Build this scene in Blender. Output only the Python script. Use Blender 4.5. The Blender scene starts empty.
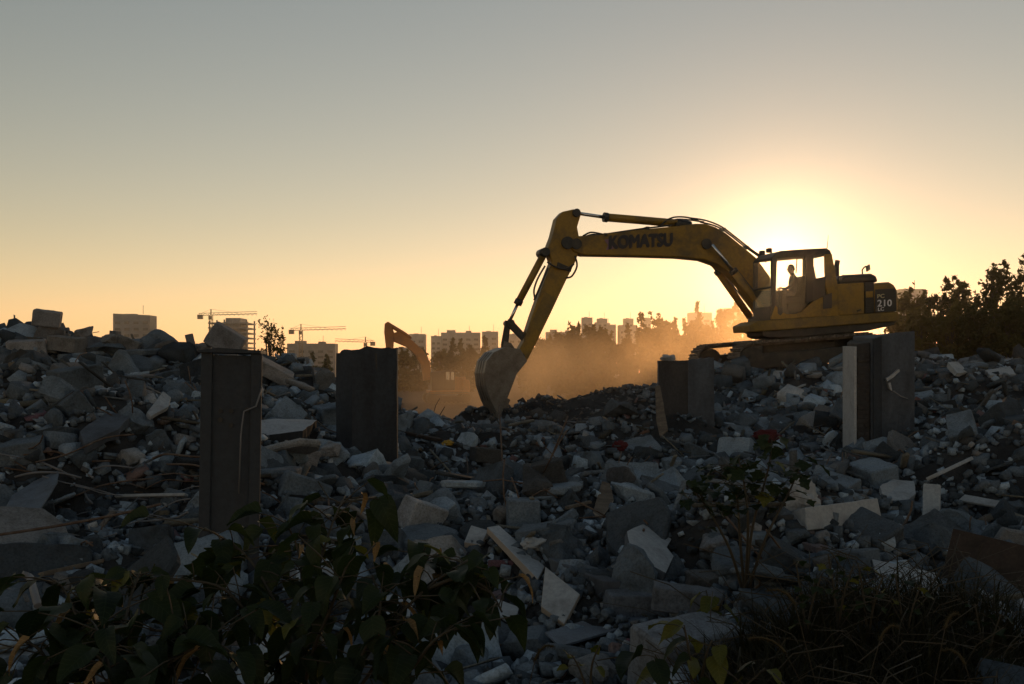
import bpy, bmesh, math, random
import numpy as np
from mathutils import Vector, Matrix, noise as mnoise

# ------------------------------------------------------------------ camera, sky, sun, exposure
sc = bpy.context.scene
COL = sc.collection
F, CX, HY, HZ = 996.0, 512.0, 372.0, 2.6          # focal in px, principal column, horizon row, eye height
R = math.radians
cam_d = bpy.data.cameras.new('camera'); cam = bpy.data.objects.new('camera', cam_d); COL.objects.link(cam)
cam.location = (0, 0, HZ); cam.rotation_euler = (R(90), 0, 0)
cam_d.sensor_width = 36; cam_d.lens = F * 36 / 1024; cam_d.shift_y = (HY - 342) / 1024
cam_d.clip_start = 0.05; cam_d.clip_end = 8000
sc.camera = cam

SUN_AZ, SUN_EL = R(15.1), R(6.1)                    # azimuth right of +Y, elevation
world = bpy.data.worlds.new('World'); sc.world = world; world.use_nodes = True
nt = world.node_tree; nt.nodes.clear()
out = nt.nodes.new('ShaderNodeOutputWorld'); bg = nt.nodes.new('ShaderNodeBackground')
sky = nt.nodes.new('ShaderNodeTexSky'); sky.sky_type = 'NISHITA'; sky.sun_disc = False
sky.sun_elevation = SUN_EL; sky.sun_rotation = SUN_AZ
sky.altitude = 0; sky.air_density = 1.2; sky.dust_density = 0.05; sky.ozone_density = 0.3
bg.inputs[1].default_value = 0.105
wb = nt.nodes.new('ShaderNodeMix'); wb.data_type = 'RGBA'; wb.blend_type = 'MULTIPLY'; wb.inputs[0].default_value = 1.0   # camera white balance
wb.inputs[7].default_value = (1.125, 0.965, 0.955, 1)
gm = nt.nodes.new('ShaderNodeGamma'); gm.inputs[1].default_value = 1.0
hs = nt.nodes.new('ShaderNodeHueSaturation'); hs.inputs['Saturation'].default_value = 0.84
sepc = nt.nodes.new('ShaderNodeSeparateColor'); cmbc = nt.nodes.new('ShaderNodeCombineColor')   # film response per channel
nt.links.new(sky.outputs[0], sepc.inputs[0])
for ch, (pw_, sc_) in enumerate([(1.17, 3.5 ** -.17), (1.05, 3.5 ** -.05), (1.0, 1.0)]):
    m1 = nt.nodes.new('ShaderNodeMath'); m1.operation = 'POWER'; m1.inputs[1].default_value = pw_; m2 = nt.nodes.new('ShaderNodeMath'); m2.operation = 'MULTIPLY'; m2.inputs[1].default_value = sc_
    nt.links.new(sepc.outputs[ch], m1.inputs[0]); nt.links.new(m1.outputs[0], m2.inputs[0]); nt.links.new(m2.outputs[0], cmbc.inputs[ch])
nt.links.new(cmbc.outputs[0], gm.inputs[0]); nt.links.new(gm.outputs[0], hs.inputs['Color']); nt.links.new(hs.outputs[0], wb.inputs[6]); nt.links.new(wb.outputs[2], bg.inputs[0]); nt.links.new(bg.outputs[0], out.inputs[0])

sun_d = bpy.data.lights.new('sun', 'SUN'); sun = bpy.data.objects.new('sun', sun_d); COL.objects.link(sun)
sun_d.energy = 0.65; sun_d.angle = R(0.8); sun_d.color = (1.0, 0.57, 0.25)
sdir = Vector((math.sin(SUN_AZ) * math.cos(SUN_EL), math.cos(SUN_AZ) * math.cos(SUN_EL), math.sin(SUN_EL)))
sun.rotation_euler = sdir.to_track_quat('Z', 'Y').to_euler(); sun.location = (20, 80, 20)

sc.view_settings.view_transform = 'Standard'; sc.view_settings.look = 'None'
sc.view_settings.exposure = 0.0; sc.view_settings.gamma = 1.0; sc.view_settings.use_curve_mapping = False
sc.render.engine = 'CYCLES'
cy = sc.cycles
cy.use_denoising = True; cy.denoiser = 'OPENIMAGEDENOISE'; cy.denoising_input_passes = 'RGB_ALBEDO_NORMAL'
cy.max_bounces = 5; cy.diffuse_bounces = 2; cy.glossy_bounces = 2; cy.transmission_bounces = 4
cy.volume_bounces = 1; cy.transparent_max_bounces = 12; cy.caustics_reflective = False; cy.caustics_refractive = False
cy.volume_step_rate = 1.0; cy.volume_max_steps = 128; cy.use_adaptive_sampling = True; cy.adaptive_threshold = 0.015
cy.sample_clamp_indirect = 4.0

rnd = random.Random(7)
npr = np.random.default_rng(11)

# ------------------------------------------------------------------ helpers
def px(x, y, d):
    """point at depth d (metres along the view axis) seen at pixel x, y"""
    return Vector(((x - CX) / F * d, d, HZ - (y - HY) / F * d))

def tag(o, label=None, cat=None, group=None, kind=None):
    if label: o['label'] = label
    if cat: o['category'] = cat
    if group: o['group'] = group
    if kind or cat: o['kind'] = kind or 'thing'
    return o

def empty(name, loc=(0, 0, 0), rz=0.0, parent=None):
    o = bpy.data.objects.new(name, None); COL.objects.link(o)
    o.location = loc; o.rotation_euler = (0, 0, rz); o.empty_display_size = 0.2
    if parent: o.parent = parent
    return o

def link(name, me, mat=None, parent=None):
    o = bpy.data.objects.new(name, me); COL.objects.link(o)
    if mat and not me.materials: me.materials.append(mat)
    if parent: o.parent = parent
    return o

class MB:
    """collects solids into one mesh"""
    def __init__(s): s.v = []; s.f = []; s.sm = []
    def add(s, vs, fs, smooth=False):
        b = len(s.v); s.v += [tuple(v) for v in vs]; s.f += [tuple(i + b for i in f) for f in fs]; s.sm += [smooth] * len(fs)
        return s
    def box(s, c, size, rot=None):
        hx, hy, hz = [k / 2 for k in size]
        vs = [Vector((a * hx, b * hy, e * hz)) for a in (-1, 1) for b in (-1, 1) for e in (-1, 1)]
        if rot is not None: vs = [rot @ v for v in vs]
        c = Vector(c)
        return s.add([v + c for v in vs], [(0, 1, 3, 2), (4, 6, 7, 5), (0, 4, 5, 1), (2, 3, 7, 6), (0, 2, 6, 4), (1, 5, 7, 3)])
    def prism(s, pts, w0, w1):
        """pts (u, v) extruded along local y from w0 to w1"""
        n = len(pts)
        area = sum(pts[i][0] * pts[(i + 1) % n][1] - pts[(i + 1) % n][0] * pts[i][1] for i in range(n))
        if area < 0: pts = pts[::-1]
        vs = [(u, w0, v) for u, v in pts] + [(u, w1, v) for u, v in pts]
        fs = [tuple(range(n)), tuple(range(2 * n - 1, n - 1, -1))]
        fs += [(i, i + n, (i + 1) % n + n, (i + 1) % n) for i in range(n)]
        return s.add(vs, fs)
    def tube(s, path, r, n=6, r2=None, cap=True):
        path = [Vector(p) for p in path]; m = len(path); vs = []; fs = []
        for i, p in enumerate(path):
            t = (path[min(i + 1, m - 1)] - path[max(i - 1, 0)])
            t = t.normalized() if t.length > 1e-9 else Vector((0, 0, 1))
            a = t.orthogonal().normalized() if i == 0 else (a - t * a.dot(t)).normalized()
            b = t.cross(a)
            rr = r if r2 is None else r + (r2 - r) * i / max(1, m - 1)
            for k in range(n):
                th = 2 * math.pi * k / n
                vs.append(p + (a * math.cos(th) + b * math.sin(th)) * rr)
        for i in range(m - 1):
            for k in range(n):
                fs.append((i * n + k, i * n + (k + 1) % n, (i + 1) * n + (k + 1) % n, (i + 1) * n + k))
        s.add(vs, fs, True)
        if cap:
            b0 = len(s.v) - len(vs)
            s.f.append(tuple(b0 + k for k in range(n - 1, -1, -1))); s.sm.append(False)
            s.f.append(tuple(b0 + (m - 1) * n + k for k in range(n))); s.sm.append(False)
        return s
    def mesh(s, name):
        me = bpy.data.meshes.new(name); me.from_pydata(s.v, [], s.f); me.validate()
        if len(me.polygons) == len(s.sm): me.polygons.foreach_set('use_smooth', s.sm)
        bm = bmesh.new(); bm.from_mesh(me); bmesh.ops.recalc_face_normals(bm, faces=bm.faces); bm.to_mesh(me); bm.free()
        return me
    def build(s, name, mat, parent=None, bevel=0.0):
        o = link(name, s.mesh(name), mat, parent)
        if bevel:
            m = o.modifiers.new('bevel', 'BEVEL'); m.width = bevel; m.segments = 2; m.limit_method = 'ANGLE'; m.angle_limit = R(35)
        return o

# ------------------------------------------------------------------ materials
def nodes_of(name):
    m = bpy.data.materials.new(name); m.use_nodes = True
    t = m.node_tree; p = t.nodes['Principled BSDF']
    return m, t, p

def ramp(t, fac, stops):
    r = t.nodes.new('ShaderNodeValToRGB'); t.links.new(fac, r.inputs[0])
    e = r.color_ramp.elements
    while len(e) > 1: e.remove(e[-1])
    e[0].position, e[0].color = stops[0][0], (*stops[0][1], 1)
    for p, c in stops[1:]:
        k = e.new(p); k.color = (*c, 1)
    return r.outputs[0]

def noise_node(t, scale, detail=6, rough=0.6, coord='Object', dist=0.0, stretch=None):
    tc = t.nodes.new('ShaderNodeTexCoord'); n = t.nodes.new('ShaderNodeTexNoise')
    n.inputs['Scale'].default_value = scale; n.inputs['Detail'].default_value = detail
    n.inputs['Roughness'].default_value = rough; n.inputs['Distortion'].default_value = dist
    src = tc.outputs[coord]
    if stretch:
        mp = t.nodes.new('ShaderNodeMapping'); mp.inputs['Scale'].default_value = stretch
        t.links.new(src, mp.inputs[0]); src = mp.outputs[0]
    t.links.new(src, n.inputs['Vector'])
    return n.outputs[0]

def mixc(t, a, b, fac, mode='MIX'):
    m = t.nodes.new('ShaderNodeMix'); m.data_type = 'RGBA'; m.blend_type = mode
    for sock, val in ((m.inputs[6], a), (m.inputs[7], b), (m.inputs[0], fac)):
        if hasattr(val, 'links') or hasattr(val, 'is_linked'): t.links.new(val, sock)
        elif isinstance(val, (int, float)): sock.default_value = val
        else: sock.default_value = (*val, 1)
    return m.outputs[2]

def bump(t, p, h, strength=0.4, dist=0.02):
    b = t.nodes.new('ShaderNodeBump'); b.inputs['Strength'].default_value = strength; b.inputs['Distance'].default_value = dist
    t.links.new(h, b.inputs['Height']); t.links.new(b.outputs[0], p.inputs['Normal'])

def mat_worn(name, base, worn, scale=3.0, lo=0.45, hi=0.65, rough=0.6, metal=0.0, bstr=0.3, bdist=0.01, spec=0.5, coord='Object', stretch=None):
    m, t, p = nodes_of(name)
    n1 = noise_node(t, scale, 8, 0.65, coord, 0.3, stretch)
    c = ramp(t, n1, [(lo, base), (hi, worn)])
    n2 = noise_node(t, scale * 9, 4, 0.7, coord)
    g = ramp(t, n2, [(0.3, (0.75, 0.75, 0.75)), (0.7, (1.1, 1.1, 1.1))])
    c = mixc(t, c, g, 1.0, 'MULTIPLY')
    t.links.new(c, p.inputs['Base Color']); p.inputs['Roughness'].default_value = rough; p.inputs['Metallic'].default_value = metal
    p.inputs['Specular IOR Level'].default_value = spec
    bump(t, p, n2, bstr, bdist)
    return m

def mat_rubble(name, src):
    """broken concrete: tint from the object colour or the piece colour, grain and stains on top"""
    m, t, p = nodes_of(name)
    if src == 'object':
        oi = t.nodes.new('ShaderNodeObjectInfo'); tint = oi.outputs['Color']
    else:
        a = t.nodes.new('ShaderNodeAttribute'); a.attribute_name = 'tint'; tint = a.outputs['Color']
    geo = t.nodes.new('ShaderNodeNewGeometry')
    def nz(scale, det=5):
        n = t.nodes.new('ShaderNodeTexNoise'); n.inputs['Scale'].default_value = scale; n.inputs['Detail'].default_value = det
        n.inputs['Roughness'].default_value = 0.68; t.links.new(geo.outputs['Position'], n.inputs['Vector']); return n.outputs[0]
    stain = ramp(t, nz(4.0, 6), [(0.30, (0.55, 0.52, 0.48)), (0.52, (1, 1, 1)), (0.75, (1.18, 1.15, 1.1))])
    grain = ramp(t, nz(55.0, 4), [(0.3, (0.62, 0.62, 0.62)), (0.5, (1, 1, 1)), (0.72, (1.25, 1.25, 1.25))])
    c = mixc(t, tint, stain, 1.0, 'MULTIPLY'); c = mixc(t, c, grain, 1.0, 'MULTIPLY')
    t.links.new(c, p.inputs['Base Color']); p.inputs['Roughness'].default_value = 0.92
    p.inputs['Specular IOR Level'].default_value = 0.2
    bump(t, p, nz(28.0, 7), 0.7, 0.03)
    return m

def mat_flat(name, col, rough=0.6, metal=0.0, spec=0.5):
    m, t, p = nodes_of(name)
    n = noise_node(t, 6, 5, 0.6)
    c = mixc(t, tuple(k * 0.8 for k in col), tuple(min(1, k * 1.15) for k in col), n)
    t.links.new(c, p.inputs['Base Color'])
    p.inputs['Roughness'].default_value = rough; p.inputs['Metallic'].default_value = metal; p.inputs['Specular IOR Level'].default_value = spec
    return m

def mat_leaf(name, c1, c2, trans=0.35, rough=0.5):
    m, t, p = nodes_of(name)
    oi = t.nodes.new('ShaderNodeObjectInfo')
    n = noise_node(t, 9, 4, 0.6)
    a = t.nodes.new('ShaderNodeMath'); a.operation = 'ADD'; t.links.new(oi.outputs['Random'], a.inputs[0]); t.links.new(n, a.inputs[1])
    c = ramp(t, a.outputs[0], [(0.45, c1), (1.2 / 1.25, c2)])
    t.links.new(c, p.inputs['Base Color']); p.inputs['Roughness'].default_value = rough
    p.inputs['Specular IOR Level'].default_value = 0.25
    if 'leaf' in name:                                   # midrib and side veins
        tc = t.nodes.new('ShaderNodeTexCoord'); sx = t.nodes.new('ShaderNodeSeparateXYZ'); t.links.new(tc.outputs['Object'], sx.inputs[0])
        def mth(op, a, b=None):
            q = t.nodes.new('ShaderNodeMath'); q.operation = op
            for i, val in enumerate((a, b)):
                if val is None: continue
                if isinstance(val, (int, float)): q.inputs[i].default_value = val
                else: t.links.new(val, q.inputs[i])
            return q.outputs[0]
        ay = mth('ABSOLUTE', sx.outputs[1]); ph = mth('MULTIPLY', mth('SUBTRACT', sx.outputs[0], mth('MULTIPLY', ay, .8)), 260.0)
        vein = mth('MAXIMUM', mth('GREATER_THAN', mth('SINE', ph), .93), mth('LESS_THAN', ay, .0016))
        c = mixc(t, c, tuple(min(1, k * 2.2 + .02) for k in c2), mth('MULTIPLY', vein, .28))
        t.links.new(c, p.inputs['Base Color'])
    tr = t.nodes.new('ShaderNodeBsdfTranslucent'); mx = t.nodes.new('ShaderNodeMixShader'); mx.inputs[0].default_value = trans
    t.links.new(c, tr.inputs[0]); t.links.new(p.outputs[0], mx.inputs[1]); t.links.new(tr.outputs[0], mx.inputs[2])
    t.links.new(mx.outputs[0], t.nodes['Material Output'].inputs[0])
    return m

def mat_glass(name, tint=(0.97, 0.97, 0.96), refl=0.02):
    m, t, p = nodes_of(name)
    tr = t.nodes.new('ShaderNodeBsdfTransparent'); tr.inputs[0].default_value = (*tint, 1)
    gl = t.nodes.new('ShaderNodeBsdfGlossy'); gl.inputs['Roughness'].default_value = 0.05
    lw = t.nodes.new('ShaderNodeLayerWeight'); lw.inputs[0].default_value = 0.25
    mp = t.nodes.new('ShaderNodeMath'); mp.operation = 'MULTIPLY_ADD'; t.links.new(lw.outputs['Fresnel'], mp.inputs[0]); mp.inputs[1].default_value = 0.10; mp.inputs[2].default_value = refl
    mx = t.nodes.new('ShaderNodeMixShader'); t.links.new(mp.outputs[0], mx.inputs[0])
    t.links.new(tr.outputs[0], mx.inputs[1]); t.links.new(gl.outputs[0], mx.inputs[2])
    t.links.new(mx.outputs[0], t.nodes['Material Output'].inputs[0])
    return m

M = {}
M['rubble'] = mat_rubble('broken_concrete', 'object')
M['rubble_bulk'] = mat_rubble('broken_concrete_bulk', 'attr')
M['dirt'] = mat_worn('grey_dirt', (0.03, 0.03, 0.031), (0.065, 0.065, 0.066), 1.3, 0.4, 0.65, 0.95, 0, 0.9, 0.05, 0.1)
M['yellow'] = mat_worn('yellow_paint', (0.30, 0.165, 0.006), (0.12, 0.075, 0.02), 1.4, 0.45, 0.66, 0.5, 0, 0.1, 0.004)
M['yellow_dusty'] = mat_worn('dusty_yellow_paint', (0.24, 0.145, 0.018), (0.12, 0.08, 0.03), 2.5, 0.4, 0.7, 0.6, 0, 0.15, 0.004)
M['dark_metal'] = mat_worn('dark_metal', (0.03, 0.03, 0.03), (0.07, 0.06, 0.05), 4, 0.45, 0.7, 0.5, 0.3, 0.2, 0.004)
M['steel'] = mat_worn('worn_bucket_steel', (0.20, 0.18, 0.16), (0.11, 0.085, 0.065), 3, 0.4, 0.7, 0.5, 0.4, 0.3, 0.006)
M['chrome'] = mat_flat('cylinder_rod_chrome', (0.65, 0.65, 0.66), 0.2, 1.0)
M['rubber'] = mat_flat('black_hose_rubber', (0.02, 0.02, 0.02), 0.5)
M['track'] = mat_worn('track_steel', (0.10, 0.085, 0.07), (0.22, 0.19, 0.16), 5, 0.4, 0.65, 0.75, 0.2, 0.4, 0.01)
M['black'] = mat_flat('black_panel', (0.012, 0.012, 0.013), 0.4)
M['white_letters'] = mat_flat('white_lettering', (0.75, 0.75, 0.78), 0.5)
M['dark_letters'] = mat_flat('dark_lettering', (0.015, 0.012, 0.02), 0.5)
M['purple'] = mat_flat('faded_purple_logo', (0.22, 0.12, 0.17), 0.6)
M['pale_letters'] = mat_flat('pale_yellow_lettering', (0.55, 0.5, 0.3), 0.5)
M['glass'] = mat_glass('cab_glass')
M['seat'] = mat_flat('seat_fabric', (0.02, 0.02, 0.022), 0.8)
M['orange'] = mat_worn('orange_paint', (0.50, 0.17, 0.03), (0.34, 0.13, 0.05), 1.5, 0.45, 0.7, 0.5)
M['skin'] = mat_flat('skin', (0.42, 0.25, 0.17), 0.55)
M['shirt'] = mat_flat('dark_work_jacket', (0.03, 0.035, 0.05), 0.85)
M['hair'] = mat_flat('black_hair', (0.012, 0.01, 0.01), 0.6)
M['rust_col'] = mat_worn('rusty_column_steel', (0.035, 0.042, 0.052), (0.042, 0.036, 0.034), 2.2, 0.48, 0.7, 0.75, 0.1, 0.5, 0.01, stretch=(1, 1, 0.35))
M['conc_dark'] = mat_worn('weathered_dark_concrete', (0.048, 0.055, 0.066), (0.028, 0.030, 0.034), 2.0, 0.42, 0.68, 0.9, 0, 0.5, 0.015, 0.2, stretch=(1, 1, 0.25))
M['conc_mid'] = mat_worn('grey_concrete', (0.105, 0.12, 0.145), (0.065, 0.07, 0.08), 2.0, 0.42, 0.7, 0.9, 0, 0.5, 0.015, 0.2, stretch=(1, 1, 0.25))
M['conc_brown'] = mat_worn('brown_stained_concrete', (0.07, 0.066, 0.066), (0.042, 0.04, 0.04), 2.4, 0.4, 0.66, 0.9, 0, 0.5, 0.015, 0.2, stretch=(1, 1, 0.3))
M['plaster'] = mat_worn('white_plaster', (0.42, 0.43, 0.45), (0.27, 0.27, 0.27), 3.0, 0.5, 0.75, 0.9, 0, 0.3, 0.008, 0.2)
M['brick'] = mat_worn('old_brick', (0.062, 0.056, 0.054), (0.085, 0.082, 0.082), 5, 0.5, 0.72, 0.95, 0, 0.5, 0.01, 0.1)
M['panel'] = mat_worn('dirty_white_panel', (0.34, 0.36, 0.38), (0.20, 0.20, 0.20), 3.0, 0.5, 0.75, 0.7, 0, 0.2, 0.004, 0.3)
M['board'] = mat_worn('brown_chipboard', (0.06, 0.043, 0.034), (0.035, 0.027, 0.022), 5, 0.42, 0.65, 0.85, 0, 0.5, 0.006, 0.2)
M['wood'] = mat_worn('split_wood', (0.17, 0.14, 0.11), (0.10, 0.08, 0.065), 3, 0.4, 0.65, 0.9, 0, 0.4, 0.006, 0.2, stretch=(0.3, 4, 4))
M['board_edge'] = mat_flat('pale_board_edge', (0.33, 0.28, 0.23), 0.9)
M['rebar'] = mat_worn('rusty_rebar', (0.10, 0.06, 0.04), (0.16, 0.13, 0.11), 12, 0.4, 0.65, 0.8, 0.2, 0.3, 0.003)
M['wire'] = mat_flat('grey_wire', (0.17, 0.17, 0.18), 0.6)
M['cloth'] = mat_worn('blue_grey_sheeting', (0.13, 0.16, 0.20), (0.08, 0.09, 0.11), 6, 0.4, 0.7, 0.7, 0, 0.5, 0.01)
M['red'] = mat_flat('red_cloth', (0.075, 0.006, 0.008), 0.85)
M['yellow_bag'] = mat_flat('yellow_plastic', (0.40, 0.24, 0.02), 0.5)
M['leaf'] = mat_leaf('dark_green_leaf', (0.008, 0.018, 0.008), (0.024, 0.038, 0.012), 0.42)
M['leaf_yellow'] = mat_leaf('yellow_leaf', (0.16, 0.12, 0.02), (0.22, 0.17, 0.03), 0.4)
M['leaf_green'] = mat_leaf('yellow_green_leaf', (0.06, 0.075, 0.014), (0.11, 0.11, 0.02), 0.4)
M['leaf_dry'] = mat_leaf('dry_brown_leaf', (0.20, 0.12, 0.045), (0.28, 0.18, 0.08), 0.35)
M['stem'] = mat_flat('plant_stem', (0.05, 0.04, 0.025), 0.8)
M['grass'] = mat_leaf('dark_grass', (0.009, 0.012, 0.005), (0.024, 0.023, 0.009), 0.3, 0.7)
M['foxtail'] = mat_leaf('foxtail_seed_head', (0.07, 0.055, 0.03), (0.11, 0.085, 0.045), 0.4, 0.8)
M['tree_leaf'] = mat_leaf('tree_foliage', (0.06, 0.06, 0.018), (0.13, 0.11, 0.03), 0.55, 0.6)
M['conifer_leaf'] = mat_leaf('conifer_foliage', (0.04, 0.05, 0.02), (0.08, 0.085, 0.03), 0.35, 0.7)
M['bark'] = mat_flat('bark', (0.07, 0.055, 0.04), 0.9)
M['tower'] = mat_worn('tower_facade', (0.28, 0.27, 0.27), (0.22, 0.21, 0.2), 0.05, 0.4, 0.6, 0.8)
M['pale_tower'] = mat_worn('pale_tower_facade', (0.42, 0.38, 0.35), (0.34, 0.31, 0.28), 0.05, 0.4, 0.6, 0.8)
M['window'] = mat_flat('far_window_glass', (0.08, 0.08, 0.085), 0.25)
M['crane'] = mat_flat('crane_paint', (0.22, 0.15, 0.08), 0.6)

# ------------------------------------------------------------------ terrain
DS = np.array([0, 4, 6, 8, 11, 14, 17, 20, 24, 28, 31, 36, 45, 60], float)
HT = {   # image column -> ground height at the distances DS
    0:    [1.0, 1.00, 1.05, 1.25, 1.80, 2.52, 3.04, 3.08, 2.80, 2.1, 1.5, .5, 0, 0],
    100:  [1.0, 1.00, 1.05, 1.25, 1.75, 2.42, 2.90, 2.94, 2.60, 1.9, 1.3, .4, 0, 0],
    200:  [1.0, 0.95, 1.00, 1.15, 1.50, 2.10, 2.68, 2.80, 2.5, 1.9, 1.1, .4, 0, 0],
    300:  [1.0, 0.90, 0.95, 1.05, 1.30, 1.75, 2.35, 2.60, 2.2, 1.5, .9, .3, 0, 0],
    360:  [1.0, 0.90, 0.95, 1.00, 1.20, 1.50, 1.80, 1.80, 1.4, .9, .5, .2, 0, 0],
    430:  [1.0, 0.90, 0.92, 0.98, 1.12, 1.27, 1.38, 1.25, 1.0, .6, .3, .1, 0, 0],
    500:  [1.0, 0.90, 0.92, 0.98, 1.12, 1.26, 1.36, 1.40, 1.38, 1.25, .8, .2, 0, 0],
    560:  [1.0, 0.90, 0.92, 0.98, 1.10, 1.20, 1.32, 1.52, 1.78, 1.86, 1.3, .4, 0, 0],
    640:  [1.0, 0.90, 0.92, 0.98, 1.08, 1.18, 1.34, 1.62, 1.92, 2.12, 1.8, .8, .1, 0],
    740:  [1.0, 0.90, 0.95, 1.02, 1.12, 1.22, 1.42, 1.80, 2.34, 2.68, 2.60, 2.2, 1.1, 0],
    850:  [1.0, 0.90, 0.95, 1.02, 1.14, 1.30, 1.55, 1.92, 2.44, 2.76, 2.74, 2.5, 1.4, 0],
    1024: [1.0, 0.90, 0.95, 1.05, 1.28, 1.55, 1.85, 2.10, 2.40, 2.55, 2.60, 2.4, 1.5, 0],
}
AZ = np.array([math.atan((k - CX) / F) for k in sorted(HT)]); TB = np.array([HT[k] for k in sorted(HT)])
FLAT = np.array([1.0, 1, 1, 1, 1, 1.1, 1.1, 1.0, .9, .7, .5, .3, 0, 0])
AZ = np.concatenate([[-math.pi, R(-75)], AZ, [R(75), math.pi]])
TB = np.vstack([FLAT, FLAT, TB, FLAT, FLAT])
_k = np.random.default_rng(3)
WAVES = [(_k.uniform(-1, 1, 2) / np.hypot(1, 1) * f, _k.uniform(0, 6.3), a) for f, a in
         [(0.9, .09), (1.3, .08), (1.9, .07), (2.7, .05), (3.6, .045), (5.2, .03), (7.5, .025), (10.5, .02), (14., .014)] for _ in range(3)]

def height(x, y):
    x = np.asarray(x, float); y = np.asarray(y, float)
    d = np.clip(np.abs(y), 0, None); rr = np.hypot(x, y)
    d = np.where(y > 0, np.maximum(y, rr * 0.82), rr)
    az = np.arctan2(x, y)
    i = np.clip(np.searchsorted(AZ, az) - 1, 0, len(AZ) - 2)
    fa = np.clip((az - AZ[i]) / (AZ[i + 1] - AZ[i]), 0, 1); fa = fa * fa * (3 - 2 * fa)
    j = np.clip(np.searchsorted(DS, d) - 1, 0, len(DS) - 2)
    fd = np.clip((d - DS[j]) / (DS[j + 1] - DS[j]), 0, 1)
    z0 = TB[i, j] * (1 - fd) + TB[i, j + 1] * fd
    z1 = TB[i + 1, j] * (1 - fd) + TB[i + 1, j + 1] * fd
    z = z0 * (1 - fa) + z1 * fa
    n = sum(a * np.sin(x * k[0] + y * k[1] * 1.3 + p + 1.7 * np.sin(0.6 * x * k[1] - 0.5 * y * k[0])) for k, p, a in WAVES)
    fade = np.clip((48 - d) / 12, 0.12, 1) * np.clip((d - 1.5) / 4, 0.25, 1)
    return z + n * fade

def hz(x, y): return float(height(x, y))

def ground_at(x, y, dmin=2.5, dmax=60.0):
    """where the view ray through a pixel meets the terrain"""
    ds = np.linspace(dmin, dmax, 1500)
    X = (x - CX) / F * ds; Z = HZ - (y - HY) / F * ds
    hit = np.nonzero(Z <= height(X, ds))[0]
    d = ds[hit[0]] if len(hit) else dmax
    p = px(x, y, d); p.z = hz(p.x, p.y)
    return p

def build_ground():
    th = np.concatenate([np.linspace(-math.pi, R(-34), 60)[:-1], np.linspace(R(-34), R(34), 420), np.linspace(R(34), math.pi, 60)[1:-1]])
    rad = np.concatenate([[0.6], np.linspace(1.2, 40, 300), np.geomspace(40.6, 1400, 60)])
    T, Rr = np.meshgrid(th, rad); X = Rr * np.sin(T); Y = Rr * np.cos(T); Z = height(X, Y)
    n, m = T.shape
    v = np.stack([X, Y, Z], -1).reshape(-1, 3)
    i = np.arange(n - 1)[:, None] * m; j = np.arange(m)[None]
    j2 = (j + 1) % m
    f = np.stack([i + j, i + j2, i + m + j2, i + m + j], -1).reshape(-1, 4)
    v = np.vstack([v, [[0, 0, 1.0]]]); c = len(v) - 1
    faces = [tuple(q) for q in f.tolist()] + [(c, (k + 1) % m, k) for k in range(m)]
    me = bpy.data.meshes.new('ground'); me.from_pydata(v.tolist(), [], faces)
    bm = bmesh.new(); bm.from_mesh(me); bmesh.ops.recalc_face_normals(bm, faces=bm.faces)
    if sum(fc.normal.z for fc in list(bm.faces)[:500]) < 0: bmesh.ops.reverse_faces(bm, faces=bm.faces)
    bm.to_mesh(me); bm.free()
    me.polygons.foreach_set('use_smooth', [True] * len(me.polygons))
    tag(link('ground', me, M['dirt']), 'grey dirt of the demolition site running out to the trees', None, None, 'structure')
build_ground()

# ------------------------------------------------------------------ rubble pieces
def hull_piece(seed, kind):
    """one broken piece about 1 m across: chunk, slab, block or brick"""
    r = random.Random(seed); bm = bmesh.new()
    if kind == 'chunk':
        a, b, c = r.uniform(.75, 1), r.uniform(.6, .9), r.uniform(.45, .75)
        for _ in range(r.randint(10, 15)):
            q = Vector((r.gauss(0, 1), r.gauss(0, 1), r.gauss(0, 1))).normalized()
            q = Vector([math.copysign(abs(k) ** 0.6, k) for k in q])
            bm.verts.new((q.x * a * .5, q.y * b * .5, q.z * c * .5))
    elif kind == 'slab':
        t = r.uniform(.06, .14); n = r.randint(5, 8); k0 = r.uniform(.6, .85)
        for i in range(n):
            th = 6.283 * (i + r.uniform(-.35, .35)) / n; rr = r.uniform(.38, .55)
            x, y = math.cos(th) * rr, math.sin(th) * rr * k0
            bm.verts.new((x, y, t / 2)); bm.verts.new((x * r.uniform(.86, 1.08), y * r.uniform(.86, 1.08), -t / 2))
    elif kind == 'block':
        a, b, c = .5, r.uniform(.28, .42), r.uniform(.2, .34)
        for sx in (-1, 1):
            for sy in (-1, 1):
                for sz in (-1, 1):
                    if r.random() < .28:
                        e = r.uniform(.12, .3)
                        bm.verts.new((sx * a * (1 - e), sy * b, sz * c)); bm.verts.new((sx * a, sy * b * (1 - e), sz * c)); bm.verts.new((sx * a, sy * b, sz * c * (1 - e)))
                    else: bm.verts.new((sx * a * r.uniform(.92, 1), sy * b * r.uniform(.92, 1), sz * c * r.uniform(.92, 1)))
    else:   # brick
        for sx in (-1, 1):
            for sy in (-1, 1):
                for sz in (-1, 1): bm.verts.new((sx * .5 * r.uniform(.93, 1), sy * .24 * r.uniform(.93, 1), sz * .13 * r.uniform(.93, 1)))
    g = bmesh.ops.convex_hull(bm, input=bm.verts)
    junk = [e for e in g['geom_interior'] if isinstance(e, bmesh.types.BMVert)]
    bmesh.ops.delete(bm, geom=junk, context='VERTS')
    bmesh.ops.dissolve_limit(bm, angle_limit=R(9), verts=bm.verts, edges=bm.edges)
    bmesh.ops.recalc_face_normals(bm, faces=bm.faces)
    return bm

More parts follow.
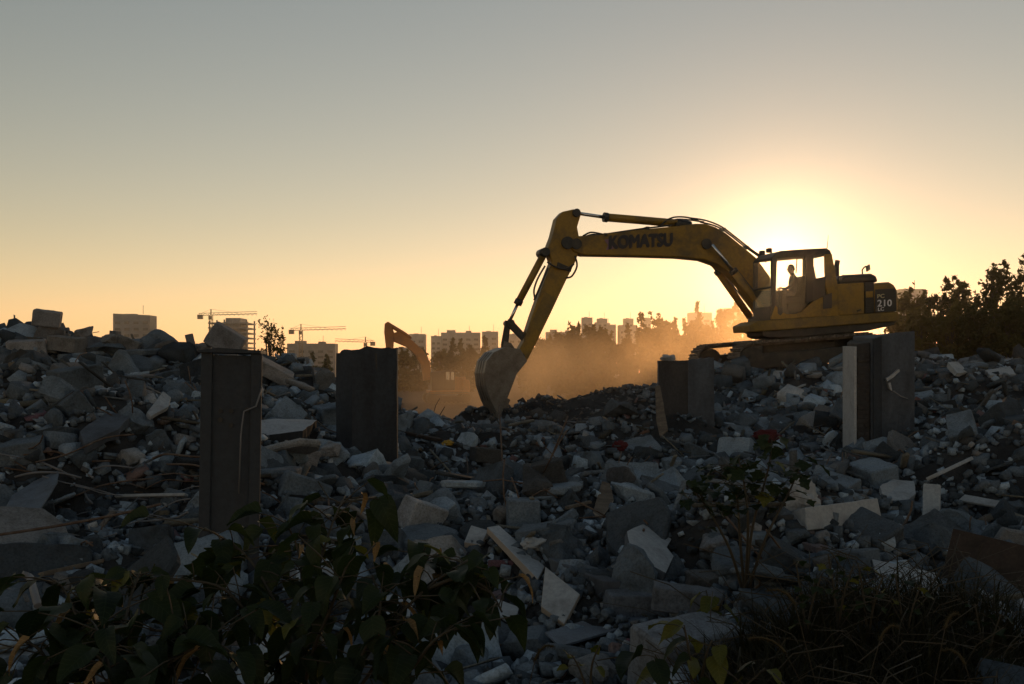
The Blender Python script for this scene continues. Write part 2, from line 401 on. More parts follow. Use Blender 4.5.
def rough_piece(name, seed, kind, amt=0.02):
    """near version: chipped edges and an uneven broken surface"""
    bm = hull_piece(seed, kind)
    bmesh.ops.bevel(bm, geom=list(bm.edges), offset=0.028, segments=1, profile=0.6, affect='EDGES', clamp_overlap=True)
    bmesh.ops.triangulate(bm, faces=bm.faces)
    for _ in range(3):
        lng = [e for e in bm.edges if e.calc_length() > 0.17]
        if lng: bmesh.ops.subdivide_edges(bm, edges=lng, cuts=1, use_grid_fill=False); bmesh.ops.triangulate(bm, faces=bm.faces)
    o = Vector((seed * 3.1, seed * 1.7, seed * .3))
    bm.normal_update()
    for v in bm.verts:
        k = mnoise.noise(v.co * 4 + o) * amt * 1.2 + mnoise.noise(v.co * 11 + o) * amt * 0.7
        v.co += v.normal * k
    me = bpy.data.meshes.new(name); bm.to_mesh(me); bm.free(); me.materials.append(M['rubble'])
    return me

KINDS = ['chunk', 'slab', 'block', 'brick']
NEAR = {k: [rough_piece('concrete_' + k, 100 * i + j, k, {'chunk': .045, 'slab': .012, 'block': .022, 'brick': .010}[k]) for j in range({'chunk': 26, 'slab': 18, 'block': 14, 'brick': 6}[k])] for i, k in enumerate(KINDS)}

def raw(kind, seed):
    bm = hull_piece(seed, kind); bmesh.ops.triangulate(bm, faces=bm.faces); bm.verts.ensure_lookup_table()
    v = np.array([q.co[:] for q in bm.verts]); f = np.array([[q.index for q in fc.verts] for fc in bm.faces]); bm.free()
    return v, f
FAR = {k: [raw(k, 900 + 50 * i + j) for j in range(20)] for i, k in enumerate(KINDS)}

def rot_mats(n, flat, rng):
    """random rotations; flat 0..1 keeps pieces lying"""
    yaw = rng.uniform(0, 6.283, n); tilt = rng.normal(0, 1, n) * (0.35 * flat + 1.3 * (1 - flat)); ax = rng.uniform(0, 6.283, n)
    c, s = np.cos(yaw), np.sin(yaw); Z = np.zeros((n, 3, 3)); Z[:, 0, 0] = c; Z[:, 0, 1] = -s; Z[:, 1, 0] = s; Z[:, 1, 1] = c; Z[:, 2, 2] = 1
    k = np.stack([np.cos(ax), np.sin(ax), np.zeros(n)], -1)
    K = np.zeros((n, 3, 3)); K[:, 0, 1] = -k[:, 2]; K[:, 0, 2] = k[:, 1]; K[:, 1, 0] = k[:, 2]; K[:, 1, 2] = -k[:, 0]; K[:, 2, 0] = -k[:, 1]; K[:, 2, 1] = k[:, 0]
    I = np.eye(3)[None]
    Rm = I + np.sin(tilt)[:, None, None] * K + (1 - np.cos(tilt))[:, None, None] * (K @ K)
    return Rm @ Z

def tint_for(n, kind, rng, x, y):
    """albedo of the pieces: grey concrete, some pale plaster, some brown"""
    g = np.clip(rng.lognormal(math.log(.135), .60, n), .03, .46)
    u = rng.random(n)
    g = np.where(u < .04, rng.uniform(.36, .55, n), g)
    col = np.stack([g * .80, g * 1.0, g * 1.22], -1)
    br = (u > .90)
    col[br] = col[br] * np.array([1.12, .93, .80])
    if kind == 'brick':
        w = rng.random(n) < .6
        col[w] = np.stack([.13 + .06 * rng.random(w.sum()), .10 + .04 * rng.random(w.sum()), .09 + .04 * rng.random(w.sum())], -1)
    return col

def scatter(n, rng, kind, dlo, dhi, slo, shi, power, flat):
    """places, sizes and turns of n pieces over the visible wedge"""
    d = np.sqrt(rng.uniform(dlo ** 2, dhi ** 2, n)); az = rng.uniform(R(-30), R(30), n)
    x = d * np.tan(az); y = d
    s = slo * (1 - rng.random(n) * (1 - (slo / shi) ** power)) ** (-1 / power)
    colx = CX + F * x / y
    keep = np.ones(n, bool)
    # fine spoil by the bucket and on the middle left slope, boulders on the left crest
    soil = np.exp(-((colx - 560) / 95) ** 2 - ((y - 24.5) / 6.5) ** 2); fine = 1.25 * soil + .8 * np.exp(-((colx - 130) / 70) ** 2 - ((y - 13.5) / 1.6) ** 2)
    s = s * (1 - .66 * np.clip(fine, 0, 1))
    big = np.exp(-((colx - 60) / 130) ** 2 - ((y - 17) / 3.0) ** 2)
    s = s * (1 + .35 * big)
    z = height(x, y)
    Rm = rot_mats(n, flat, rng)
    tn = tint_for(n, kind, rng, x, y); k = np.clip(soil, 0, 1)[:, None] * .85      # earth-covered spoil
    tn = tn * (1 - k) + np.array([.15, .125, .105]) * k
    return x, y, z, s, Rm, tn

EXC = [(464, 582, 524, 626), (625, 676, 522, 575), (606, 722, 578, 630), (630, 742, 616, 690), (938, 1030, 526, 600), (868, 940, 556, 598), (972, 1030, 582, 622), (878, 918, 477, 504),
       (252, 318, 417, 446), (78, 135, 411, 446), (145, 181, 379, 417), (796, 876, 502, 532), (920, 942, 484, 529), (592, 616, 480, 519), (0, 60, 468, 531), (930, 970, 458, 479), (110, 190, 488, 500),
       (190, 262, 350, 546), (332, 399, 350, 456), (654, 718, 358, 440), (840, 922, 331, 452), (750, 786, 426, 446), (400, 446, 498, 536), (544, 652, 610, 648), (602, 640, 456, 494), (470, 502, 440, 470), (742, 1030, 600, 700), (30, 62, 300, 330), (72, 98, 320, 344), (205, 245, 325, 352), (420, 530, 405, 440), (900, 1030, 556, 640)]
EXD = [float(ground_at((a + b) / 2, e).y) + .35 for a, b, c, e in EXC]
for _i, _d in ((17, 7.9), (18, 13.3), (19, 17.3), (20, 15.4), (27, 17.0), (28, 17.0), (29, 17.8)): EXD[_i] = max(EXD[_i], _d)
def hides(cx_, py_, d_, spx):
    m = np.zeros(len(cx_), bool)
    for (a, b, c, e), dd in zip(EXC, EXD): m |= (cx_ > a - spx * .45) & (cx_ < b + spx * .45) & (py_ > c - spx * .3) & (py_ < e) & (d_ < dd) & (spx > 5)
    return m
PX1 = [(-2.24, 8.0), (-1.9, 13.0), (3.0, 17.0), (5.6, 15.3)]
bulk_v, bulk_f, bulk_c = [], [], []; off = 0
NAMED = {'chunk': 260, 'slab': 120, 'block': 120, 'brick': 40}
ZONES = [
    (lambda c, y: y > 30 and c > 640, 'behind the excavator tracks'),
    (lambda c, y: c < 190 and y > 15, 'on the left mound crest'),
    (lambda c, y: c < 190 and y > 10, 'on the left slope'),
    (lambda c, y: c < 330 and y > 14, 'between the two left columns'),
    (lambda c, y: c < 260, 'among wires by the rusty column'),
    (lambda c, y: c < 450 and y > 9, 'in front of the dark concrete column'),
    (lambda c, y: c < 460, 'behind the large-leaved shrub'),
    (lambda c, y: c < 655 and y > 19, 'in the bucket spoil heap'),
    (lambda c, y: c < 655 and y > 11, 'below the spoil heap'),
    (lambda c, y: c < 655, 'around the white panels'),
    (lambda c, y: c < 840 and y > 18, 'below the excavator tracks'),
    (lambda c, y: c < 840 and y > 11, 'between grey and plastered columns'),
    (lambda c, y: c < 840, 'around the small-leaved weed'),
    (lambda c, y: y > 18, 'on the right mound top'),
    (lambda c, y: y > 10, 'on the right mound slope'),
    (lambda c, y: True, 'near the brown board'),
]
for kind, n, slo, shi, pw, flat, lift in [('chunk', 15500, .11, .80, 1.8, .35, .18), ('slab', 6500, .14, .95, 1.6, .65, .28), ('block', 4600, .13, .75, 1.8, .5, .2), ('brick', 2600, .16, .26, 1.2, .55, .2)]:
    x, y, z, s, Rm, tint = scatter(n, npr, kind, 4.2, 34.5, slo, shi, pw, flat)
    z = z + s * npr.uniform(-.12, lift, n)
    order = np.argsort(-s / y); named = set()
    cx_ = CX + F * x / y; py_ = HY - F * (z - HZ) / y; blocked = hides(cx_, py_, y, s * F / y)
    for q in order:
        if len(named) >= NAMED[kind]: break
        if blocked[q] or not (8 < cx_[q] < 1016 and 300 < py_[q] < 672) or y[q] < 5.2: continue
        if any(math.hypot(x[q] - a, y[q] - b) < .75 for a, b in PX1): continue
        named.add(int(q))
    used = {}
    for q in sorted(named):
        me = NEAR[kind][int(npr.integers(len(NEAR[kind])))]
        o = bpy.data.objects.new({'chunk': 'concrete_chunk', 'slab': 'concrete_shard', 'block': 'concrete_block', 'brick': 'loose_brick'}[kind], me); COL.objects.link(o)
        sq = float(min(s[q], .95))
        o.matrix_world = Matrix.Translation((x[q], y[q], z[q])) @ Matrix(Rm[q].tolist()).to_4x4() @ Matrix.Scale(sq, 4)
        o.color = (*tint[q].tolist(), 1)
        lum = tint[q].mean(); red = tint[q][0] / max(1e-6, tint[q][2])
        tw = 'reddish' if red > 1.15 and kind == 'brick' else 'brownish' if red > 1.2 else 'pale' if lum > .28 else 'dark grey' if lum < .11 else 'grey'
        zone = next(t for c, t in ZONES if c(cx_[q], y[q]))
        noun = {'chunk': 'jagged concrete chunk', 'slab': 'flat concrete slab', 'block': 'squared concrete block', 'brick': 'loose brick'}[kind]
        pxs = sq * F / y[q]
        if pxs > 30 and kind in ('chunk', 'block') and npr.random() < .22:          # bars left in the concrete
            for _ in range(int(npr.integers(1, 4))):
                dv = Vector(npr.normal(0, 1, 3)).normalized(); dv.z = abs(dv.z) * .5; p0 = Vector(npr.normal(0, .08, 3)); L0 = npr.uniform(.75, 1.2)
                bd = Vector(npr.normal(0, .18, 3))
                MB().tube([p0, p0 + dv * L0 * .5, p0 + dv * L0 * .8 + bd * .4, p0 + dv * L0 + bd], .011 / sq * .7, 5).build('rebar', M['rebar'], o)
        size = 'large ' if pxs > 48 else 'small ' if pxs < 24 else ''
        tag(o, f'{size}{tw} {noun} {zone}', {'chunk': 'concrete chunk', 'slab': 'concrete slab', 'block': 'concrete block', 'brick': 'brick'}[kind], f'{noun}s {zone}')
    rest = [q for q in range(n) if q not in named and not blocked[q] and (s[q] / y[q] * F > 2.2)]
    for pi in range(20):
        idx = np.array([q for q in rest if q % 20 == pi]);
        if not len(idx): continue
        v, f = FAR[kind][pi]
        V = np.einsum('nij,vj->nvi', Rm[idx], v) * s[idx][:, None, None] + np.stack([x[idx], y[idx], z[idx]], -1)[:, None]
        Fc = f[None] + (np.arange(len(idx)) * len(v))[:, None, None] + off
        bulk_v.append(V.reshape(-1, 3)); bulk_f.append(Fc.reshape(-1, 3)); bulk_c.append(np.repeat(tint[idx], len(v), 0)); off += len(idx) * len(v)
# splinters, battens and bent scraps
for v_, f_ in [FAR['block'][k] for k in range(6)]:
    n = 260; d = np.sqrt(npr.uniform(5 ** 2, 30 ** 2, n)); az = npr.uniform(R(-30), R(30), n); x = d * np.tan(az); y = d; z = height(x, y) + npr.uniform(.03, .16, n)
    s = npr.uniform(.25, .8, n); Rm = rot_mats(n, .75, npr); th_ = npr.uniform(.025, .09, n); g_ = npr.uniform(.05, .20, n); wd = npr.random(n) < .5
    tint = np.stack([g_ * np.where(wd, 1.04, .9), g_, g_ * np.where(wd, .86, 1.1)], -1)
    ok = ~hides(CX + F * x / y, HY - F * (z - HZ) / y, y, s * F / y) & (np.exp(-((CX + F * x / y - 560) / 110) ** 2 - ((y - 24.5) / 6.5) ** 2) < .25); idx = np.nonzero(ok)[0]
    vv = v_[None] * np.stack([np.ones(n), th_ * 1.6, th_ * 1.2], -1)[:, None]
    V = np.einsum('nij,nvj->nvi', Rm[idx], vv[idx]) * s[idx][:, None, None] + np.stack([x[idx], y[idx], z[idx]], -1)[:, None]
    Fc = f_[None] + (np.arange(len(idx)) * len(v_))[:, None, None] + off
    bulk_v.append(V.reshape(-1, 3)); bulk_f.append(Fc.reshape(-1, 3)); bulk_c.append(np.repeat(tint[idx], len(v_), 0)); off += len(idx) * len(v_)
# gravel between the pieces
n = 16000
d = 4.2 * (18 / 4.2) ** npr.random(n); az = npr.uniform(R(-30), R(30), n); x = d * np.tan(az); y = d; z = height(x, y) + npr.uniform(0, .05, n)
s = npr.uniform(.03, .09, n) * (1 + d / 24); Rm = rot_mats(n, .2, npr); tint = tint_for(n, 'chunk', npr, x, y)
for pi in range(20):
    idx = np.arange(pi, n, 20); v, f = FAR['block' if pi % 3 == 0 else 'chunk'][pi]
    V = np.einsum('nij,vj->nvi', Rm[idx], v) * s[idx][:, None, None] + np.stack([x[idx], y[idx], z[idx]], -1)[:, None]
    Fc = f[None] + (np.arange(len(idx)) * len(v))[:, None, None] + off
    bulk_v.append(V.reshape(-1, 3)); bulk_f.append(Fc.reshape(-1, 3)); bulk_c.append(np.repeat(tint[idx], len(v), 0)); off += len(idx) * len(v)

def mesh_np(name, v, f, c=None):
    me = bpy.data.meshes.new(name); k = f.shape[1]
    me.vertices.add(len(v)); me.vertices.foreach_set('co', v.astype(np.float32).ravel())
    me.loops.add(f.size); me.loops.foreach_set('vertex_index', f.astype(np.int32).ravel())
    me.polygons.add(len(f)); me.polygons.foreach_set('loop_start', np.arange(0, f.size, k, dtype=np.int32)); 
    me.update(calc_edges=True)
    if c is not None:
        a = me.color_attributes.new('tint', 'FLOAT_COLOR', 'POINT')
        a.data.foreach_set('color', np.concatenate([c, np.ones((len(c), 1))], 1).astype(np.float32).ravel())
    return me
ORD = 'first second third fourth fifth sixth seventh eighth ninth tenth eleventh twelfth thirteenth fourteenth fifteenth sixteenth seventeenth eighteenth nineteenth twentieth'.split()
_same = {}
for o in COL.objects:
    if o.get('category') in ('concrete chunk', 'concrete slab', 'concrete block', 'brick') and o.get('group'): _same.setdefault(o['label'], []).append(o)
for lab, os_ in _same.items():                               # tell look-alikes apart by their order across the picture
    if len(os_) < 2: continue
    os_.sort(key=lambda o: o.matrix_world.translation.x / o.matrix_world.translation.y)
    for i, o in enumerate(os_):
        n_ = len(os_)
        o['label'] = lab + (', ' + ('left one' if i == 0 else 'right one') if n_ == 2 else ', ' + (ORD[i] + ' from left' if i < 20 else 'far right ones'))
bulk = link('rubble', mesh_np('rubble', np.vstack(bulk_v), np.vstack(bulk_f), np.vstack(bulk_c)), M['rubble_bulk'])
tag(bulk, 'small broken concrete, brick and gravel covering the demolition mounds', 'rubble', None, 'stuff')

# ------------------------------------------------------------------ haze
def volume_mat(name, col, dens, g):
    m = bpy.data.materials.new(name); m.use_nodes = True; t = m.node_tree; t.nodes.clear()
    o = t.nodes.new('ShaderNodeOutputMaterial'); v = t.nodes.new('ShaderNodeVolumePrincipled')
    v.inputs['Color'].default_value = (*col, 1); v.inputs['Density'].default_value = dens; v.inputs['Anisotropy'].default_value = g
    t.links.new(v.outputs[0], o.inputs['Volume'])
    return m, t, v
HAZE, _, _ = volume_mat('haze_air', (0.95, 0.90, 0.84), 0.00025, 0.945)
tag(MB().box((0, 0, 23.5), (3000, 3000, 51)).build('haze', HAZE), 'pale dusty evening air over the whole site', 'haze', None, 'stuff')

# ------------------------------------------------------------------ machines traced on their own side plane
class Rig:
    """a machine's local frame: x forward, y to its left, z up; pixels are met with a side plane at lateral offset w"""
    def __init__(s, O, yaw, name):
        s.O = Vector(O); a = math.pi + yaw
        s.f = Vector((math.cos(a), math.sin(a), 0)); s.l = Vector((-math.sin(a), math.cos(a), 0))
        s.root = empty(name, s.O, a)
    def uv(s, x, y, w=0.0):
        D = Vector(((x - CX) / F, 1, -(y - HY) / F)); C = Vector((0, 0, HZ))
        t = (s.O + s.l * w - C).dot(s.l) / D.dot(s.l); P = C + D * t - s.O
        return (P.dot(s.f), P.z)
    def p3(s, x, y, w=0.0):
        u, v = s.uv(x, y, w); return Vector((u, w, v))
    def poly(s, pts, w): return [s.uv(x, y, w) for x, y in pts]
    def prism(s, name, pts, w0, w1, mat, bevel=0.02, parent=None, wref=None):
        return MB().prism(s.poly(pts, max(w0, w1) if wref is None else wref), w0, w1).build(name, mat, parent or s.root, bevel)
    def rod(s, name, pts, r, mat, parent=None, n=12, r2=None):
        return MB().tube([s.p3(*q) for q in pts], r, n, r2).build(name, mat, parent or s.root)

def text_part(name, body, size, mat, parent, origin, right, up, weight=0.0, depth=0.004, width=None):
    cu = bpy.data.curves.new(name, 'FONT'); cu.body = body; cu.size = 1.0; cu.extrude = depth; cu.resolution_u = 3
    tmp = bpy.data.objects.new('tmp', cu); COL.objects.link(tmp)
    dg = bpy.context.evaluated_depsgraph_get(); me = bpy.data.meshes.new_from_object(tmp.evaluated_get(dg))
    bpy.data.objects.remove(tmp); bpy.data.curves.remove(cu)
    n = len(me.vertices); co = np.zeros(n * 3, np.float32); me.vertices.foreach_get('co', co); co = co.reshape(-1, 3)
    lo, hi = co.min(0), co.max(0); co[:, :2] = (co[:, :2] - lo[:2]) / (hi[1] - lo[1]) * size
    if width: co[:, 0] *= width / co[:, 0].max()
    base = co.copy()
    r, u = Vector(right).normalized(), Vector(up).normalized(); nn = r.cross(u); o = Vector(origin)
    fs = [tuple(p.vertices) for p in me.polygons]; bpy.data.meshes.remove(me); mb = MB(); kk = weight * size
    for i, (dx, dy) in enumerate([(0, 0), (kk, 0), (-kk, 0), (0, kk), (0, -kk), (kk, kk), (-kk, -kk)] if weight else [(0, 0)]):   # heavier strokes
        mb.add([o + r * float(a + dx) + u * float(b + dy) + nn * float(c + i * .0012) for a, b, c in base], fs)
    return mb.build(name, mat, parent)

def track(rig, w0, w1, c0, c1, r, parent_name='track'):
    """crawler: shoes round two wheels, frame and rollers; c0 front wheel, c1 rear wheel as (u, v)"""
    a, b = Vector((c0[0], 0, c0[1])), Vector((c1[0], 0, c1[1]))
    ax = (a - b).normalized(); up = Vector((-ax.z, 0, ax.x))
    if up.z < 0: up = -up
    L = (a - b).length; per = 2 * L + 2 * math.pi * r; n = 46
    wm = (w0 + w1) / 2; ww = abs(w1 - w0); mb = MB()
    for i in range(n):
        t = i / n * per
        if t < L: p = b + ax * t + up * r; d = ax
        elif t < L + math.pi * r:
            th = (t - L) / r; p = a + up * math.cos(th) * r + ax * math.sin(th) * r; d = ax * math.cos(th) - up * math.sin(th)
        elif t < 2 * L + math.pi * r: p = a - up * r - ax * (t - L - math.pi * r); d = -ax
        else:
            th = (t - 2 * L - math.pi * r) / r; p = b - up * math.cos(th) * r - ax * math.sin(th) * r; d = -ax * math.cos(th) + up * math.sin(th)
        nrm = Vector((0, 1, 0)).cross(d); nrm = nrm if nrm.dot(p - (a + b) / 2) > 0 or True else -nrm
        rot = Matrix((d, Vector((0, 1, 0)), d.cross(Vector((0, 1, 0))))).transposed()
        outw = d.cross(Vector((0, 1, 0)))
        mid = (a + b) / 2
        if outw.dot(p - mid) < 0: outw = -outw
        q = p + Vector((0, wm, 0))
        mb.box(q, (per / n * .86, ww, .035), rot)
        mb.box(q + outw * .035 + d * .05, (.022, ww, .045), rot); mb.box(q + outw * .035 - d * .05, (.022, ww, .045), rot)
        mb.box(q - outw * .05, (per / n * 1.02, .16, .07), rot)
    tr = mb.build('track', M['track'], rig.root)
    fr = MB()
    rm = Matrix((ax, Vector((0, 1, 0)), up)).transposed()
    fr.box((a + b) / 2 + Vector((0, wm, 0)) - up * .06, (L * .86, ww * .62, r * .95), rm)
    fr.build('track_frame', M['dark_metal'], tr, .03)
    for k, (c, rr, nm) in enumerate([(a, r * .82, 'idler_wheel'), (b, r * .84, 'drive_sprocket')]):
        MB().tube([c + Vector((0, wm - .2, 0)), c + Vector((0, wm + .2, 0))], rr, 20).build(nm, M['dark_metal'], tr)
        MB().tube([c + Vector((0, wm - .26, 0)), c + Vector((0, wm + .26, 0))], rr * .35, 12).build('wheel_hub', M['dark_metal'], tr)
    for k in range(7):
        c = b + ax * L * (k + .7) / 7.4 - up * (r - .12)
        MB().tube([c + Vector((0, wm - .2, 0)), c + Vector((0, wm + .2, 0))], .085, 10).build('track_roller', M['dark_metal'], tr)
    return tr

# ---- main excavator
EX = Rig((8.75, 29.2, 2.45), R(15), 'excavator')
tag(EX.root, 'large yellow crawler excavator digging with its bucket down, parked on the right rubble mound', 'excavator')
WN = 1.35                                                     # near side of the house
# boom
BW0, BW1 = -0.38, 0.10
boom_px = [(577, 236), (600, 234.5), (636, 230), (671, 226.5), (696, 223.6), (706, 223.6), (716, 227), (727, 233.5), (740, 244), (756, 257), (770, 276), (778, 300), (776, 316), (764, 316), (754, 302), (743, 286), (730, 272.5), (717, 264), (704, 259.5), (680, 257.2), (640, 256), (585, 255), (574, 252), (569, 244)]
boom = EX.prism('boom', boom_px, BW0, BW1, M['yellow'], .035)
for q in [(706, 244, 6.0), (576, 244, 6.5)]:
    c = EX.p3(q[0], q[1], BW1); MB().tube([c + Vector((0, -.62, 0)), c + Vector((0, .07, 0))], .15, 14).build('pivot_boss', M['dark_metal'], boom)
for (x0, y0, x1, y1) in [(696, 256, 752, 296)]:
    pass
# writing on the boom side
o0 = EX.p3(609.5, 248.6, BW1 + .006); o1 = EX.p3(672, 245.6, BW1 + .006); rt = o1 - o0
text_part('lettering', 'KOMATSU', .34, M['dark_letters'], boom, o0 + Vector((0, .002, 0)), rt, Vector((0, 0, 1)) + rt.normalized() * -.0, .07, .004, rt.length)
b_ = EX.poly([(604.2, 239.5), (612, 238.6), (613.5, 248.8), (606, 249.8), (608, 245)], BW1)
MB().prism(b_, BW1 - .01, BW1 + .005).build('faded_logo_patch', M['purple'], boom)
t_ = EX.poly([(652.5, 238.2), (656, 235.4), (656.6, 238.0)], BW1)
MB().prism(t_, BW1 - .01, BW1 + .006).build('logo_accent', M['dark_letters'], boom)
# arm
arm_px = [(574, 209), (563, 211.5), (557, 218), (552.5, 236), (547.5, 249), (552, 262), (543, 285), (532, 316), (524, 341), (515, 358), (519, 364), (526, 363), (535.5, 345), (551, 313), (566, 281), (575.5, 262), (581, 246), (577.5, 227), (582, 212)]
arm = EX.prism('arm', arm_px, -.33, .06, M['yellow'], .03)
EX.prism('arm_wear_plate', [(545, 292), (556, 298), (540, 331), (530, 326)], .055, .068, M['yellow_dusty'], 0, arm)
for q, r in [((567, 243), .17), ((576, 213), .11), ((545, 252), .12), ((520, 357), .12)]:
    c = EX.p3(q[0], q[1], .06); MB().tube([c + Vector((0, -.48, 0)), c + Vector((0, .09, 0))], r, 14).build('pin', M['dark_metal'], arm)
EX.prism('side_rib', [(558, 262), (572, 268), (571, 272), (557, 267)], .05, .1, M['dark_metal'], .01, arm)
# arm cylinder on top of the boom
ac = EX.rod('arm_cylinder', [(605, 217.3, -.14), (640, 220.2, -.14), (684, 224, -.14)], .115, M['yellow'])
EX.rod('cylinder_rod', [(577, 213.2, -.14), (606, 217.4, -.14)], .048, M['chrome'], ac)
EX.rod('cylinder_collar', [(603.5, 217.1, -.14), (607.5, 217.6, -.14)], .135, M['dark_metal'], ac)
EX.rod('cylinder_clevis', [(676, 223.3, -.14), (690, 226, -.14)], .14, M['dark_metal'], ac)
# bucket cylinder and linkage
bc = EX.rod('bucket_cylinder', [(545, 252, -.14), (518, 303, -.14)], .098, M['yellow'])
EX.rod('cylinder_rod', [(518.6, 302, -.14), (509.5, 321.5, -.14)], .044, M['chrome'], bc)
EX.rod('cylinder_collar', [(519.6, 300, -.14), (517.4, 304.4, -.14)], .115, M['dark_metal'], bc)
for w in (-.36, .08):
    EX.prism('tipping_link', [(508, 319), (513, 321), (525, 334), (522, 341), (508, 327)], w - .035, w + .035, M['dark_metal'], .012, None, w)
    EX.prism('bucket_link', [(506, 320), (511.5, 322), (508.5, 347), (502, 350), (501.5, 345)], w - .10, w - .04, M['dark_metal'], .012, None, w)
MB().tube([EX.p3(508.8, 323, -.14) + Vector((0, -.34, 0)), EX.p3(508.8, 323, -.14) + Vector((0, .34, 0))], .075, 12).build('link_pin', M['dark_metal'], EX.root)
# bucket: shell swept along the curved back, two side plates, lip, teeth
BKW = .42
BKP = [(520, 349), (506, 347), (494, 352), (486.5, 361), (484, 373), (485.5, 386), (490.5, 401), (496, 412), (500.5, 415)]
side = BKP + [(505.5, 404), (507, 399), (516.5, 374), (527, 361)]
sp = EX.poly(BKP, BKW)
cen = Vector((sum(p[0] for p in sp) / len(sp), sum(p[1] for p in sp) / len(sp)))
inn = []
for i, p in enumerate(sp):
    q = Vector(p); t = (Vector(sp[min(i + 1, len(sp) - 1)]) - Vector(sp[max(0, i - 1)])).normalized(); nr = Vector((-t.y, t.x))
    if nr.dot(Vector(EX.uv(512, 385, BKW)) - q) < 0: nr = -nr
    inn.append(tuple(q + nr * .035))
sh = MB(); NS = len(sp)
for i in range(NS - 1):
    sh.prism([sp[i], sp[i + 1], inn[i + 1], inn[i]], -BKW - .28, BKW)
shell = sh.build('bucket', M['steel'], EX.root)
for w in (BKW, -BKW - .28 - .03):
    EX.prism('bucket_side', side, w, w + .03, M['steel'], .008, shell, BKW)
for k in range(5):
    w = -BKW - .26 + k * (2 * BKW + .22) / 4
    tp = [Vector(EX.uv(*q, BKW)) for q in [(494.5, 407), (500.5, 409), (499.8, 421.5), (497.3, 421)]]
    MB().prism([tuple(q) for q in tp], w - .055, w + .055).build('bucket_tooth', M['steel'], shell, .012)
EX.prism('side_cutter', [(503, 409), (507.5, 398), (510.5, 400), (508, 405.5), (509, 408)], BKW + .01, BKW + .055, M['steel'], .008, shell)
for w in (-.30, .02):
    EX.prism('bucket_ear', [(502, 349), (504, 341), (511, 343), (517, 352), (527, 358), (525, 364), (508, 352)], w - .03, w + .03, M['steel'], .01, shell, w)
for k in range(3):
    pp = [Vector((p[0], 0, p[1])) for p in sp[2:7]]
    w = -BKW + .02 + k * .28
    MB().tube([q + Vector((0, w, 0)) for q in pp], .022, 6).build('wear_strip', M['steel'], shell)
# boom lift cylinders
for (w, top, m0, m1, foot) in [(.28, (712, 244.5), (733, 270.5), (735, 273), (768, 318)), (-.62, (690, 240), (717.5, 271), (719, 273), (750, 317))]:
    lc = EX.rod('boom_cylinder', [(*foot, w), (*m0, w)], .105, M['yellow'])
    EX.rod('cylinder_rod', [(*m1, w), (*top, w)], .046, M['chrome'], lc)
    q0, q1 = Vector(m0), Vector(foot); dq = (q1 - q0).normalized() * 3
    EX.rod('cylinder_collar', [(q0.x - dq.x * .3, q0.y - dq.y * .3, w), (q0.x + dq.x, q0.y + dq.y, w)], .122, M['dark_metal'], lc)
    EX.rod('grease_pipe', [(foot[0] + 4, foot[1] - 4, w + .02), (m0[0] + 5, m0[1] + 1, w + .02)], .022, M['rubber'], lc)
# hoses along the boom and arm
for i, pts in enumerate([
    [(660, 226, .0), (668, 219.5, .02), (676, 217, .02), (688, 217.5, .0), (700, 221.5, -.05)],
    [(664, 226, -.2), (674, 220, -.2), (686, 219.5, -.2), (704, 222, -.2)],
    [(690, 218, -.05), (706, 220.5, -.05), (722, 227, -.05), (738, 239, -.05), (752, 250, -.05), (764, 258, -.05)],
    [(700, 222, -.25), (720, 228, -.25), (744, 246, -.25), (758, 256, -.25), (766, 262, -.25)],
    [(583, 236, .05), (590, 232.5, .08), (597, 233, .08), (604, 234.6, .05)],
    [(583, 237.5, -.1), (592, 234.5, -.05), (600, 235.2, -.05)],
    [(604, 234.4, .05), (640, 229, .05), (672, 225.2, .05)],
    [(547, 262, .09), (556, 267, .14), (566, 269, .14), (574, 264, .12)],
    [(548, 268, .08), (545, 275, .1), (541, 284, .1), (536, 296, .07), (534, 300, .07)],
    [(545, 266, -.05), (538, 278, -.0), (534, 290, -.0), (535, 299, .03)],
    [(575, 256, .12), (577, 266, .14), (572, 276, .12), (566, 278, .08)],
    [(718, 252, .14), (728, 264, .16), (744, 282, .16), (758, 300, .16)],
]):
    # smooth the run with Catmull-Rom
    P = [EX.p3(*q) for q in pts]; Q = []
    for k in range(len(P) - 1):
        p0, p1, p2, p3_ = P[max(0, k - 1)], P[k], P[k + 1], P[min(len(P) - 1, k + 2)]
        for tt in (0, .25, .5, .75):
            Q.append(.5 * ((2 * p1) + (p2 - p0) * tt + (2 * p0 - 5 * p1 + 4 * p2 - p3_) * tt ** 2 + (-p0 + 3 * p1 - 3 * p2 + p3_) * tt ** 3))
    Q.append(P[-1])
    MB().tube(Q, .026, 6).build('hydraulic_hose', M['rubber'], EX.root)
for q in [(604, 235.5), (646, 229), (676, 224.8), (722, 230), (745, 248)]:
    c = EX.p3(q[0], q[1], -.05); MB().box(c, (.09, .3, .1)).build('hose_clamp', M['dark_metal'], boom)
